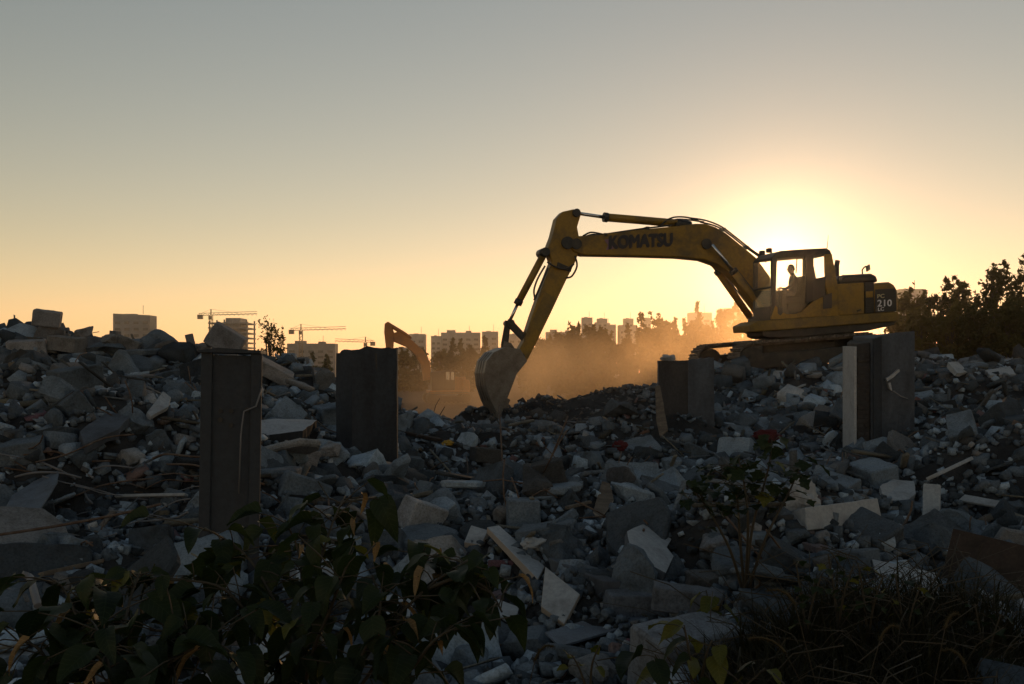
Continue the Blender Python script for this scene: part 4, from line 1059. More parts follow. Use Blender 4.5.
def crane(xm, ytop, x0, x1, ybase, d, label):
    """tower crane: lattice mast, jib, counter jib, cab, tie bars"""
    top = px(xm, ytop, d); root = empty('tower_crane', (top.x, d, 0)); tag(root, label, 'crane', 'tower cranes on the skyline')
    h = top.z; m = MB(); s_ = .75
    for sx in (-s_, s_):
        for sy in (-s_, s_): m.box((sx, sy, h / 2), (.22, .22, h))
    k = 0; z = max(0, h - 26)
    while z < h - 1.5:
        for sy in (-s_, s_): m.tube([(-s_ if k % 2 else s_, sy, z), (s_ if k % 2 else -s_, sy, z + 1.5)], .09, 4)
        z += 1.5; k += 1
    m.build('mast', M['crane'], root)
    L0, L1 = px(x0, ytop, d).x - top.x, px(x1, ytop, d).x - top.x
    j = MB()
    for zz, yy in ((0, -.6), (0, .6), (1.1, 0)): j.tube([(L0, yy, h + zz), (L1, yy, h + zz + (abs(L1) > abs(L0)) * .9)], .16, 4)
    nseg = int(abs(L1 - L0) / 2.2)
    for i in range(nseg):
        xa, xb = L0 + (L1 - L0) * i / nseg, L0 + (L1 - L0) * (i + 1) / nseg
        j.tube([(xa, -.6, h), ((xa + xb) / 2, 0, h + 1.2), (xb, -.6, h)], .09, 4)
    j.build('jib', M['crane'], root)
    MB().box((L0 * .86 if abs(L0) < abs(L1) else L1 * .86, 0, h - .7), (2.6, 1.4, 2.2)).build('counterweight', M['crane'], root)
    MB().box((0, -1.3, h - 1.2), (1.5, 1.2, 1.8)).build('cab', M['crane'], root)
    MB().tube([(0, 0, h), (0, 0, h + 3.2)], .3, 5).build('tower_head', M['crane'], root)
    MB().tube([(L0 * .8, 0, h + 1), (0, 0, h + 3.2), (L1 * .6, 0, h + 1.2)], .07, 4).build('tie_bar', M['crane'], root)
crane(211, 315.5, 198.5, 257, 340, 500, 'tower crane above the unfinished building at the left')
crane(301, 330.5, 290, 346, 345, 500, 'tower crane standing behind the low wide office block')
crane(365.5, 342.5, 374, 335, 349, 540, 'small tower crane peeking over the dark concrete column')

# ------------------------------------------------------------------ trees
def leaf_cloud(rng, centres, radii, per, size, flat=0.0, aspect=1.6):
    """small leaf faces spread through clump volumes"""
    V = []; 
    for (c, r), n in zip(zip(centres, radii), per):
        q = rng.normal(0, 1, (n, 3)); q /= np.linalg.norm(q, axis=1)[:, None]; q *= (np.abs(rng.normal(0, .62, n)) + .12)[:, None] * np.array(r)
        p = np.array(c) + q
        a = rng.normal(0, 1, (n, 3)); a[:, 2] *= (1 - flat); a /= np.linalg.norm(a, axis=1)[:, None]
        b = rng.normal(0, 1, (n, 3)); b -= (a * b).sum(1)[:, None] * a; b /= np.linalg.norm(b, axis=1)[:, None]
        s = size * rng.uniform(.55, 1.3, n)[:, None]
        V.append(np.stack([p - a * s * aspect * .5, p + b * s * .5 * .7, p + a * s * aspect * .5, p - b * s * .5 * .7], 1))
    V = np.concatenate(V); n = len(V)
    return V.reshape(-1, 3), np.arange(n * 4).reshape(n, 4)

TRNG = np.random.default_rng(21)
def tree(base, h, rx, label, kind='round', nleaf=2600, group='trees behind the demolition site', size=None, mat=None, name=None, gap=.5):
    root = empty(name or {'round': 'leafy_tree', 'cone': 'conifer_tree', 'poplar': 'poplar_tree', 'sparse': 'sparse_tree'}[kind], base)
    tag(root, label, 'tree', group)
    r = TRNG; mb = MB(); lean = r.normal(0, .02 * h, 2)
    trunk = [(lean[0] * t * t, lean[1] * t * t, -.2 + h * .92 * t) for t in np.linspace(0, 1, 8)]
    mb.tube(trunk, h * .018 + (.05 if h > 5 else .005), 7, .03 if h > 5 else .01)
    cs, rs = [], []
    if kind == 'cone':
        lv = 15
        for i in range(lv):
            t = .12 + .87 * i / (lv - 1); rad = rx * (1 - t) ** .8 * r.uniform(.75, 1.1) + .12
            for k in range(max(2, int(6 * (1 - t) + 2))):
                th = r.uniform(0, 6.283); rr = rad * r.uniform(.45, 1.0)
                c = (lean[0] * t * t + math.cos(th) * rr, lean[1] * t * t + math.sin(th) * rr, h * t - rr * .15)
                cs.append(c); rs.append((rad * .34 + .1, rad * .34 + .1, h * .028 + .08))
                mb.tube([(lean[0] * t * t, lean[1] * t * t, h * t), c], .03, 4, .012)
    else:
        nb = {'round': 64, 'poplar': 70, 'sparse': 30}[kind]
        for i in range(nb):
            t = r.uniform(.06, 1.0) if kind != 'sparse' else r.uniform(.25, 1.0)
            prof = (max(.0, 1 - ((t - .42) / .62) ** 2)) ** .55 * r.uniform(.8, 1.12)
            th = r.uniform(0, 6.283); rr = rx * prof * r.uniform(.35, 1.0)
            c = (lean[0] * t * t + math.cos(th) * rr, lean[1] * t * t + math.sin(th) * rr * .8, h * (t * .97))
            cr = rx * r.uniform(.10, .26) * (1 if kind != 'sparse' else .8) + .12
            cs.append(c); rs.append((cr, cr, cr * (.8 if kind != 'poplar' else 1.3)))
            t0 = max(.12, t - r.uniform(.15, .3)); p0 = Vector((lean[0] * t0 * t0, lean[1] * t0 * t0, h * t0 * .92)); c_ = Vector(c)
            mb.tube([p0, p0.lerp(c_, .5) + Vector((0, 0, -.04 * h)), c_], .045 * h / 8, 4, .012)
            for _ in range(3):
                e = c_ + Vector(r.normal(0, 1, 3)) * cr * .8; mb.tube([c_, e], .018 * h / 8 + .006, 3, .006)
    if kind != 'cone':                                   # feathery shoots above the crown outline
        for _ in range(11 if kind != 'sparse' else 6):
            t = r.uniform(.62, .97); th = r.uniform(0, 6.283); rr = rx * (max(0, 1 - ((t - .42) / .62) ** 2)) ** .55 * r.uniform(.3, .95)
            b0 = Vector((lean[0] + math.cos(th) * rr, lean[1] + math.sin(th) * rr, h * t * .96)); e0 = b0 + Vector((r.normal(0, .04) * h, r.normal(0, .04) * h, h * r.uniform(.07, .17)))
            mb.tube([b0, e0], .012 * h / 8 + .006, 3, .005)
            for k in (.35, .7, 1.0):
                cs.append(tuple(b0.lerp(e0, k))); q_ = rx * .07 + .07; rs.append((q_, q_, q_ * 1.3))
    mb.build('trunk', M['bark'], root)
    wgt = np.array([a[0] * a[2] for a in rs]); wgt /= wgt.sum(); per = np.maximum(8, (wgt * nleaf).astype(int))
    v, f = leaf_cloud(r, cs, rs, per, size or max(.12, h * .022), 0.0)
    link('crown', mesh_np('crown', v, f), mat or (M['conifer_leaf'] if kind == 'cone' else M['tree_leaf']), root)
    return root

def tree_px(x, ytop, d, halfw, label, kind='round', **k):
    p = px(x, ytop, d); z = hz(p.x, d)
    return tree((p.x, d, z), p.z - z, halfw / F * d, label, kind, **k)

# tree belt behind the bucket and boom
POS = [  # x, ytop, d, halfwidth px, kind, words
    (404, 352, 128, 11, 'round', 'low dark tree behind the small excavator boom'),
    (420, 350, 135, 12, 'round', 'rounded dark tree just right of the small excavator boom'),
    (440, 352, 140, 12, 'round', 'bushy tree in front of the long apartment slab'),
    (451, 339, 132, 9, 'cone', 'pointed conifer left of centre before the long apartment slab'),
    (460, 340, 136, 9, 'cone', 'pointed conifer right of centre before the long apartment slab'),
    (470, 349, 128, 11, 'round', 'rounded tree left of the raised bucket'),
    (484, 337, 138, 9, 'cone', 'pointed conifer behind the bucket link'),
    (497, 350, 126, 11, 'round', 'bushy tree behind the bucket top'),
    (528, 352, 120, 11, 'round', 'low tree seen between arm and bucket'),
    (543, 343, 118, 13, 'round', 'bushy tree just right of the excavator arm'),
    (560, 338, 112, 13, 'round', 'bushy tree below the slim tower pair, left side'),
    (576, 326, 108, 12, 'poplar', 'tall narrow tree before the left slim tower'),
    (590, 333, 104, 13, 'round', 'dense tree below the pair of slim towers'),
    (605, 330, 110, 12, 'poplar', 'upright tree below the right slim tower'),
    (628, 326, 112, 11, 'cone', 'pointed tree before the slim tower with lower wing'),
    (641, 314, 106, 13, 'cone', 'tallest pointed conifer below the boom middle'),
    (657, 317, 108, 11, 'poplar', 'tall narrow tree right of the tallest conifer'),
    (652, 335, 98, 15, 'round', 'dense tree at the foot of the tallest conifer'),
    (673, 327, 104, 13, 'round', 'bushy tree above the grey column'),
    (688, 330, 100, 13, 'round', 'bushy tree lit gold left of the sun glow'),
    (698, 303, 112, 9, 'cone', 'golden pointed conifer in front of the squat tower'),
    (708, 330, 100, 14, 'round', 'golden bushy tree right of the squat tower'),
    (726, 316, 106, 14, 'round', 'golden rounded tree beside the boom foot'),
    (744, 308, 108, 13, 'round', 'golden tree directly behind the boom foot'),
    (620, 348, 94, 17, 'round', 'low bushy tree in the dust behind the spoil heap'),
    (575, 352, 92, 17, 'round', 'low bushy tree in the dust right of the bucket'),
    (545, 357, 96, 15, 'round', 'low shrub-like tree in the dust beside the bucket'),
    (676, 345, 92, 17, 'round', 'low bushy tree behind the grey column head'),
    (712, 346, 90, 16, 'round', 'low bushy tree behind the excavator track front'),
    (312, 353, 150, 9, 'cone', 'small pointed tree before the low wide office block'),
    (326, 355, 150, 9, 'cone', 'small pointed tree beside the dark concrete column'),
]
for (x, yt, d, hw, kd, lab) in POS:
    if 540 < x < 735 and kd == 'round': yt, hw = yt - 5, hw * 1.25
    tree_px(x, yt, d, hw, lab, kd, nleaf=3400, size=.34 if kd != 'cone' else .30)
# right-hand trees, nearer and darker
for (x, yt, d, hw, kd, lab, n) in [
    (913, 292, 62, 24, 'round', 'bushy tree just right of the counterweight', 6000),
    (942, 284, 58, 21, 'sparse', 'sparse tree with open crown right of the pale tower', 3600),
    (962, 278, 60, 18, 'sparse', 'thin open-crowned tree left of the tall right trees', 3400),
    (990, 264, 56, 22, 'poplar', 'tall dark tree near the right edge of the belt', 3600),
    (1020, 268, 54, 24, 'poplar', 'tall dark tree at the right end of the belt', 3600),
    (922, 314, 52, 26, 'round', 'low dense tree right of the plaster-faced column', 6500),
    (950, 312, 51, 26, 'round', 'low dense tree behind the right mound, left part', 6500),
    (978, 310, 50, 26, 'round', 'low dense tree behind the right mound, right part', 6500),
    (1008, 306, 48, 28, 'round', 'low dense dark tree at the right edge', 6500),
    (1044, 300, 50, 26, 'round', 'dense tree cut by the right edge', 3600),
    (898, 322, 56, 22, 'round', 'low bush behind the head of the plaster-faced column', 5000),
]:
    tree_px(x, yt, d, hw, lab, kd, nleaf=n, size=.17 if kd == 'sparse' else .2, group='trees beyond the right mound')
tree_px(268, 322, 33, 15, 'small sparse tree on the crest between the two left columns', 'sparse', nleaf=620, size=.075, group=None)
tree_px(283, 334, 33, 7, 'thin sapling beside the small sparse tree on the crest', 'sparse', nleaf=150, size=.075, group=None)

# ------------------------------------------------------------------ single pieces of debris one can pick out
def plate(name, corners, thick, mat, label, cat, rough=.0, edge=None, seed=1, sink=0.0):
    """a board, sheet or slab given by its outline (pixel, pixel, depth), with real thickness behind its face"""
    k = min(ground_at(a, b).y / d for a, b, d in corners if 0 <= b < 684) * .985      # bring it to rest on the rubble its outline meets
    k = max(.75, min(1.3, k))
    P = [px(a, b, d * k) for a, b, d in corners]; n = len(P); c = sum(P, Vector()) / n
    nr = Vector()
    for i in range(n): nr += (P[i] - c).cross(P[(i + 1) % n] - c)
    nr.normalize()
    if nr.dot(Vector((0, 0, HZ)) - c) < 0: nr = -nr
    rr = random.Random(seed); out_ = []
    for i in range(n):
        a, b = P[i], P[(i + 1) % n]; k = max(1, int((b - a).length / .12)) if rough else 1
        for j in range(k):
            q = a.lerp(b, j / k)
            if j: q = q + (c - q).normalized() * rr.uniform(-rough, rough * .6)
            out_.append(q)
    m = len(out_); base = c.copy()
    vs = [q - base for q in out_] + [q - nr * thick * rr.uniform(.85, 1.1) - base + (c - q).normalized() * rr.uniform(-.3, .3) * thick for q in out_]
    mb = MB(); mb.add(vs, [tuple(range(m)), tuple(range(2 * m - 1, m - 1, -1))] + [(i, (i + 1) % m, (i + 1) % m + m, i + m) for i in range(m)])
    o = mb.build(name, mat, None, .006 if thick > .02 else .002); o.location = base
    if edge:
        o.data.materials.append(edge)
        for p in o.data.polygons:
            if abs(p.normal.dot(nr)) < .5: p.material_index = 1
    tag(o, label, cat)
    return o

def beam(name, a, b, w, h, mat, label, cat, roll=0.0, jit=.02, bevel=.008, n=6, taper=1.0):
    """squared piece from a to b (pixel, pixel, depth) with a slightly uneven section"""
    k = max(.75, min(1.3, min(ground_at(a[0], a[1]).y / a[2], ground_at(b[0], b[1]).y / b[2]) * .985)); A, B = px(a[0], a[1], a[2] * k), px(b[0], b[1], b[2] * k); t = (B - A).normalized(); s_ = t.cross(Vector((0, 0, 1))).normalized(); u = s_.cross(t)
    c, s2 = math.cos(roll), math.sin(roll); s_, u = s_ * c + u * s2, u * c - s_ * s2
    mid = (A + B) / 2; mb = MB(); vs = []; rr = random.Random(int(a[0] * 7 + a[1]))
    for i in range(n + 1):
        q = A.lerp(B, i / n) - mid; k = 1 + (taper - 1) * i / n
        for sx, su in ((-1, -1), (1, -1), (1, 1), (-1, 1)):
            vs.append(q + s_ * sx * (w / 2 * k + rr.uniform(-jit, jit) * w) + u * su * (h / 2 * k + rr.uniform(-jit, jit) * h) + t * (rr.uniform(-.3, .3) * min(w, h) if i in (0, n) else 0))
    fs = [(3, 2, 1, 0), tuple(n * 4 + k for k in range(4))] + [(i * 4 + k, i * 4 + (k + 1) % 4, i * 4 + 4 + (k + 1) % 4, i * 4 + 4 + k) for i in range(n) for k in range(4)]
    mb.add(vs, fs); o = mb.build(name, mat, None, bevel); o.location = mid
    return tag(o, label, cat)

def smooth_path(P, k=5):
    Q = []
    for i in range(len(P) - 1):
        p0, p1, p2, p3_ = P[max(0, i - 1)], P[i], P[i + 1], P[min(len(P) - 1, i + 2)]
        for j in range(k):
            t = j / k; Q.append(.5 * ((2 * p1) + (p2 - p0) * t + (2 * p0 - 5 * p1 + 4 * p2 - p3_) * t ** 2 + (-p0 + 3 * p1 - 3 * p2 + p3_) * t ** 3))
    Q.append(P[-1]); return Q

def bent_rod(name, pts, r, mat, label, cat, group=None, n=6):
    P = smooth_path([px(*q) for q in pts]); c = P[0].copy()
    o = MB().tube([q - c for q in P], r, n).build(name, mat); o.location = c
    return tag(o, label, cat, group)

def gd(x, y, up=0.05):
    """depth at which the pixel meets the rubble"""
    return ground_at(x, y).y - up

def stone(x, y, wpx, d, kind, seed, label, rot=(0, 0, 0), col=(.2, .21, .23), stretch=(1, 1, 1), name='boulder', cat='boulder'):
    me = rough_piece(name, seed, kind, .035 if kind == 'chunk' else .016)
    o = link(name, me)
    if y > 440: d = ground_at(x, min(y + wpx * .30, 690)).y
    p = px(x, y, d); s_ = wpx / F * d
    o.matrix_world = Matrix.Translation(p) @ Matrix.Rotation(rot[2], 4, 'Z') @ Matrix.Rotation(rot[0], 4, 'X') @ Matrix.Rotation(rot[1], 4, 'Y') @ Matrix.Diagonal((s_ * stretch[0], s_ * stretch[1], s_ * stretch[2], 1))
    o.color = (*col, 1)
    return tag(o, label, cat)

# boulders on the left crest
D = 17.0
stone(47, 318.5, 26, D, 'block', 1001, 'squarish boulder perched highest on the left rubble crest', (.1, .12, .3), (.22, .22, .23), (1, 1, 1.5))
stone(48, 336, 42, D + .1, 'chunk', 1040, 'wide boulder carrying the perched squarish one', (0, .1, .2), (.19, .195, .21), (1, 1, 1.3))
stone(190, 352, 36, 17.6, 'chunk', 1041, 'rough rock under the small upright crest stone', (0, 0, .8), (.15, .155, .17), (1, 1, 1.2))
stone(84, 350, 38, D + .1, 'chunk', 1042, 'wide boulder under the round crest boulder', (0, .1, 1.2), (.17, .175, .19), (1, 1, 1.2))
stone(85, 332, 25, D, 'chunk', 1002, 'round boulder on the crest, right of the perched squarish one', (0, 0, .5), (.2, .2, .21), (1, 1, 1.25))
stone(27, 349, 38, 16.5, 'block', 1003, 'broad grey block below the perched squarish boulder', (.1, -.05, .4), (.27, .27, .28))
stone(67, 344, 32, 16.6, 'block', 1004, 'flat block wedged under the two crest boulders', (.05, .1, -.2), (.18, .175, .17), (1, 1, .7))
stone(20, 337, 24, 17, 'chunk', 1005, 'rounded lump at the left end of the crest', (0, 0, 1), (.2, .2, .21))
stone(108, 340, 28, 17, 'chunk', 1006, 'low boulder on the crest before the grey tower block', (0, .2, 2), (.2, .2, .2), (1, 1, .9))
stone(128, 345, 22, 17.2, 'block', 1007, 'tilted block on the crest right of the grey tower block', (0, .4, .2), (.17, .17, .17))
stone(165, 347, 25, 17.4, 'chunk', 1008, 'dark pointed rock on the crest', (0, -.4, .7), (.11, .11, .115), (1, 1, .9))
stone(190.5, 341.5, 15, 17.5, 'block', 1009, 'small upright stone standing on the crest left of rusty column', (0, 1.35, .3), (.16, .16, .17))
stone(226, 340, 35, 17.8, 'block', 1010, 'large slanted block on the crest above the rusty column', (.1, .55, .15), (.19, .195, .21), (1, 1, 1.05))
stone(203, 348, 24, 17.6, 'chunk', 1011, 'grey rock beside the large slanted crest block', (0, 0, 1.3), (.19, .19, .2))
stone(64, 318 + 12, 14, 17.4, 'chunk', 1012, 'small rock tucked beside the perched boulder', (0, 0, .3), (.18, .18, .19))
stone(30, 372, 34, 15.6, 'chunk', 1013, 'grey boulder on the upper left slope', (0, .1, .9), (.24, .24, .25))
stone(84, 372, 22, 15.4, 'block', 1014, 'angular stone in the middle of the upper left slope', (.2, .2, .9), (.22, .22, .23))
stone(38, 400, 34, 14.2, 'chunk', 1015, 'broad boulder at the left edge of the slope', (0, 0, 2), (.22, .22, .23), (1.1, 1, .8))
stone(270, 370, 40, 18.2, 'block', 1016, 'long tilted slab block between the two left columns', (.2, .5, .2), (.25, .24, .24), (1.2, 1, .7))
stone(300, 385, 30, 17.4, 'slab', 1017, 'thin tilted plate stacked between the two left columns', (.3, .3, .6), (.2, .2, .2), (1.3, 1, 1.5))
stone(352, 400, 42, 16.0, 'chunk', 1018, 'dark boulder against the left side of the dark concrete column', (0, 0, 1), (.13, .135, .14))
stone(325, 380, 30, 18.5, 'chunk', 1019, 'dark grey boulder left of the dark concrete column', (0, .3, .4), (.14, .145, .15), (1, 1, 1.2))
# named blocks lower down
stone(621, 476, 37, gd(620, 492), 'chunk', 1020, 'dark block above the leaning tan board', (0, .2, .6), (.075, .078, .085), (1, 1, 1))
stone(486, 455, 30, gd(486, 466), 'block', 1021, 'dark squat block below the excavator bucket', (0, .1, .4), (.075, .072, .07), (1, 1, 1.1))
stone(421, 517, 44, gd(425, 534), 'block', 1022, 'pale angular block above the shrub at centre left', (.2, .35, .7), (.30, .32, .35), (1, 1, 1.1))
stone(507, 517, 36, gd(507, 530), 'chunk', 1023, 'rough grey lump above the white panels', (0, 0, .2), (.16, .165, .17), (1, 1, 1.1))
stone(715, 545, 44, gd(715, 560), 'chunk', 1024, 'rounded blue-grey block below the small-leaved weed', (0, 0, 1.5), (.17, .185, .21), (1, 1, .85))
stone(636, 604, 62, 6.9, 'block', 1025, 'squared grey concrete block beside the white panels', (.05, .05, .25), (.15, .17, .20), (1, .8, .95))
stone(688, 600, 60, 7.3, 'block', 1026, 'broad concrete block right of the squared grey one', (.0, .1, -.2), (.14, .155, .18), (1.2, 1, .8))
stone(688, 660, 112, 5.3, 'block', 1027, 'big pale-topped concrete block at the bottom centre', (.12, -.04, .5), (.20, .225, .26), (1, 1, 1.0))
stone(596, 668, 66, 5.2, 'chunk', 1028, 'cracked rock at the bottom left of the pale-topped block', (.1, 0, .9), (.17, .18, .19), (1, 1, .6))
stone(300, 455, 34, 11.3, 'block', 1029, 'light grey block beneath the white-topped slab', (.1, .3, .5), (.26, .25, .25))
stone(330, 450, 30, 11.6, 'chunk', 1030, 'pale rock at the foot of the dark concrete column', (0, 0, 1.5), (.28, .28, .29))
stone(375, 468, 28, 11.4, 'chunk', 1031, 'grey rock in front of the dark concrete column', (0, 0, .3), (.24, .24, .25))
# slabs and sheets
plate('concrete_slab_piece', [(254, 421, 12.6), (275, 418.5, 13.2), (317, 420, 13.2), (303, 430.5, 12.4), (259, 436, 12.2)], .22, M['plaster'], 'white-topped broken slab lying between the two left columns', 'slab', .02, M['conc_dark'], 3)
plate('concrete_slab_piece', [(80, 431, 12.2), (105, 414, 13.0), (133, 413, 13.1), (119, 429, 12.4), (84, 444, 11.9)], .10, M['conc_mid'], 'large flat grey slab on the left slope', 'slab', .02, None, 4)
plate('concrete_slab_piece', [(147, 412, 13.4), (163, 391, 14.0), (171, 397, 14.0), (169, 406, 13.7), (151, 416, 13.3)], .06, M['panel'], 'upright pale plate on the left slope', 'slab', .01, None, 5)
plate('concrete_slab_piece', [(161, 384, 14.6), (180, 380, 15.0), (178, 388, 14.5), (170, 387, 14.4)], .05, M['panel'], 'small pale triangular plate beside the rusty column head', 'slab', .01, None, 6)
plate('concrete_slab_piece', [(627, 531, 9.6), (643, 524, 10.0), (672, 539, 9.9), (667, 547, 9.6), (674, 556, 9.4), (666, 573, 9.0), (632, 553, 9.1)], .06, M['panel'], 'pale jagged flat slab in the middle of the near rubble', 'slab', .012, M['conc_mid'], 7)
plate('broken_panel', [(487, 527, 7.9), (499, 525, 8.1), (545, 566, 7.4), (538, 579, 7.1)], .05, M['panel'], 'long narrow white panel sloping down to the right', 'panel', 0, M['board_edge'], 8)
plate('broken_panel', [(545, 566, 7.3), (580, 594, 7.0), (564, 624, 6.8), (541, 606, 7.0)], .05, M['panel'], 'square white panel leaning beside the squared grey block', 'panel', 0, M['board_edge'], 9)
plate('broken_panel', [(471, 525, 8.3), (488, 530, 8.2), (481, 545, 8.0), (464, 542, 8.1)], .05, M['panel'], 'small white panel at the upper end of the long one', 'panel', 0, M['board_edge'], 10)
plate('brown_board', [(953, 528, 6.6), (1052, 552, 6.2), (1048, 610, 6.0), (939, 585, 6.4)], .035, M['board'], 'large brown chipboard sheet leaning at the right edge', 'board', 0, M['board_edge'], 11)
plate('white_sheet', [(872, 559, 7.2), (937, 573, 7.0), (938, 590, 6.7), (910, 596, 6.6), (880, 580, 6.9)], .02, M['panel'], 'pale sheet lying left of the brown board', 'sheet', .01, None, 12)
plate('white_sheet', [(974, 584, 6.2), (1040, 601, 6.0), (1040, 624, 5.8), (1004, 610, 5.8)], .02, M['panel'], 'pale sheet under the lower edge of the brown board', 'sheet', .01, None, 13)
plate('concrete_slab_piece', [(880, 486, 10.6), (893, 479, 11.0), (914, 481, 11.1), (916, 493, 10.6), (906, 502, 10.4), (884, 499, 10.4)], .06, M['panel'], 'bright pale plate right of the small-leaved weed', 'slab', .015, None, 14)
plate('concrete_slab_piece', [(740, 466, 13.4), (760, 455, 14.0), (790, 462, 13.8), (772, 478, 13.0)], .08, M['conc_mid'], 'flat grey slab behind the top of the small-leaved weed', 'slab', .02, None, 24)
plate('concrete_slab_piece', [(985, 370, 28.5), (1010, 366, 29), (1016, 374, 28.4), (990, 375, 28)], .1, M['panel'], 'pale slab on the crest of the right mound below the trees', 'slab', .02, None, 25)
plate('concrete_slab_piece', [(948, 362, 28.5), (958, 361.5, 29), (968, 372, 28.4), (957, 373, 28)], .1, M['panel'], 'pale tilted slab on the right mound crest beside the column', 'slab', .02, None, 26)
plate('white_sheet', [(0, 648, 4.6), (40, 632, 4.9), (62, 660, 4.5), (48, 684, 4.2), (2, 690, 4.1)], .02, M['panel'], 'torn pale sheet at the bottom left corner', 'sheet', .02, None, 15)
plate('white_sheet', [(256, 618, 4.8), (270, 606, 5.0), (284, 612, 4.9), (280, 640, 4.6), (258, 640, 4.6)], .02, M['panel'], 'pale scrap showing between the shrub leaves', 'sheet', .01, None, 16)
plate('white_sheet', [(373, 600, 5.4), (392, 594, 5.6), (414, 600, 5.5), (410, 616, 5.2), (378, 618, 5.2)], .02, M['panel'], 'pale scrap below the middle of the shrub', 'sheet', .01, None, 17)
plate('white_sheet', [(488, 606, 5.6), (498, 599, 5.8), (519, 607, 5.6), (513, 624, 5.3)], .02, M['panel'], 'pale scrap under the right shrub branch', 'sheet', .01, None, 18)
plate('white_sheet', [(300, 558, 6.6), (340, 552, 6.9), (352, 566, 6.5), (318, 584, 6.2), (296, 578, 6.3)], .03, M['panel'], 'pale board showing behind the middle shrub', 'sheet', .01, None, 19)
plate('blue_sheeting', [(0, 517, 6.9), (12, 495, 7.2), (34, 481, 7.5), (59, 470, 7.7), (57, 482, 7.4), (45, 501, 7.0), (27, 529, 6.6), (8, 522, 6.8)], .015, M['cloth'], 'blue-grey crumpled sheet at the left edge', 'sheet', .012, None, 20)
plate('tan_board', [(602, 481, 12.2), (610, 483, 12.2), (614, 500, 11.8), (602, 517, 11.4), (593, 512, 11.5)], .025, M['wood'], 'tan board leaning against the dark block', 'board', .006, M['board_edge'], 21)
plate('tan_board', [(655, 386, 16.6), (660, 385, 16.6), (668, 430, 16.0), (660, 437, 15.9), (656, 420, 16.2)], .03, M['wood'], 'tan plank leaning on the left side of the grey column', 'board', .006, None, 22)
plate('blue_sheeting', [(545, 632, 5.9), (590, 618, 6.2), (640, 612, 6.4), (650, 620, 6.2), (600, 634, 5.9), (560, 646, 5.7)], .015, M['cloth'], 'blue-grey strip of sheeting before the squared grey block', 'sheet', .012, None, 23)
# beams, planks, posts
beam('concrete_beam', (556, 566, 7.9), (612, 590, 7.2), .11, .12, M['conc_mid'], 'grey beam end lying behind the square white panel', 'beam')
beam('white_beam', (798, 521, 9.4), (872, 511, 9.9), .16, .17, M['panel'], 'pale square beam lying right of the small-leaved weed', 'beam', .3)
beam('ribbed_post', (931, 527, 8.9), (932, 486, 9.1), .17, .06, M['panel'], 'short white post standing behind the brown board', 'post')
beam('pale_plank', (932, 477, 11.8), (968, 460, 12.6), .14, .04, M['panel'], 'pale plank sloping up on the right slope', 'plank', .5)
beam('pale_plank', (116, 496.5, 8.3), (187, 495, 8.1), .06, .03, M['panel'], 'thin pale trim strip beside the foot of the rusty column', 'plank', .4)
beam('wooden_stick', (113, 512, 7.4), (74, 560, 6.3), .04, .035, M['wood'], 'straight wooden stick leaning among the wires', 'stick', .3)
beam('wooden_plank', (40, 575, 6.2), (102, 561, 6.6), .06, .035, M['wood'], 'split wooden plank lying at the lower left', 'plank', .2, .08)
beam('wooden_plank', (300, 505, 7.6), (318, 488, 8.2), .03, .03, M['wood'], 'short wooden offcut right of the rusty column', 'plank')
beam('wooden_plank', (590, 502, 11.2), (566, 508, 10.8), .04, .03, M['wood'], 'short plank in the centre rubble', 'plank')
beam('wooden_plank', (405, 433, 15.6), (440, 440, 15.0), .10, .05, M['board'], 'dark plank on the crest right of dark concrete column', 'plank')
beam('pale_plank', (1000, 505, 9.2), (962, 498, 9.6), .10, .03, M['panel'], 'pale board piece behind the brown board', 'plank', .6)
beam('wooden_plank', (820, 560, 7.4), (862, 585, 6.8), .05, .03, M['wood'], 'old batten in the weeds left of the pale sheet', 'plank', .1, .06)
# wires and rods
bent_rod('rebar_rod', [(-10, 536, 6.4), (50, 527, 6.6), (110, 516, 6.8), (161, 504, 7.0)], .010, M['rebar'], 'long thin rusty rod crossing the lower left', 'rod')
bent_rod('bent_strip', [(22, 574, 5.8), (30, 578, 5.8), (34, 592, 5.6), (38, 606, 5.5)], .022, M['wire'], 'bent metal strip at the lower left', 'strip')
WR = random.Random(33)
spots = ['far left wire tangle', 'wire tangle left of the rusty column', 'wire tangle at the rusty column foot']
for i in range(34):
    x0 = WR.uniform(2, 182); y0 = WR.uniform(452, 545); d0 = min(gd(x0, y0) - .05, 9.5)
    pts = [(x0, y0, d0)]; a = WR.uniform(-.5, .5) + (math.pi if WR.random() < .5 else 0)
    for k in range(WR.randint(3, 5)):
        a += WR.uniform(-.6, .6); st = WR.uniform(14, 30)
        x, y, dd = pts[-1]; pts.append((x + math.cos(a) * st, y + math.sin(a) * st * .5 - (3 if k == 0 else -1), dd + WR.uniform(-.2, .2)))
    reg = spots[0 if x0 < 60 else 1 if x0 < 125 else 2]
    bent_rod('loose_wire', pts, WR.choice([.006, .008, .011]), M['rebar'] if WR.random() < .5 else M['wire'], f'thin bent wire in the {reg}', 'wire', f'wires in the {reg}', 5)
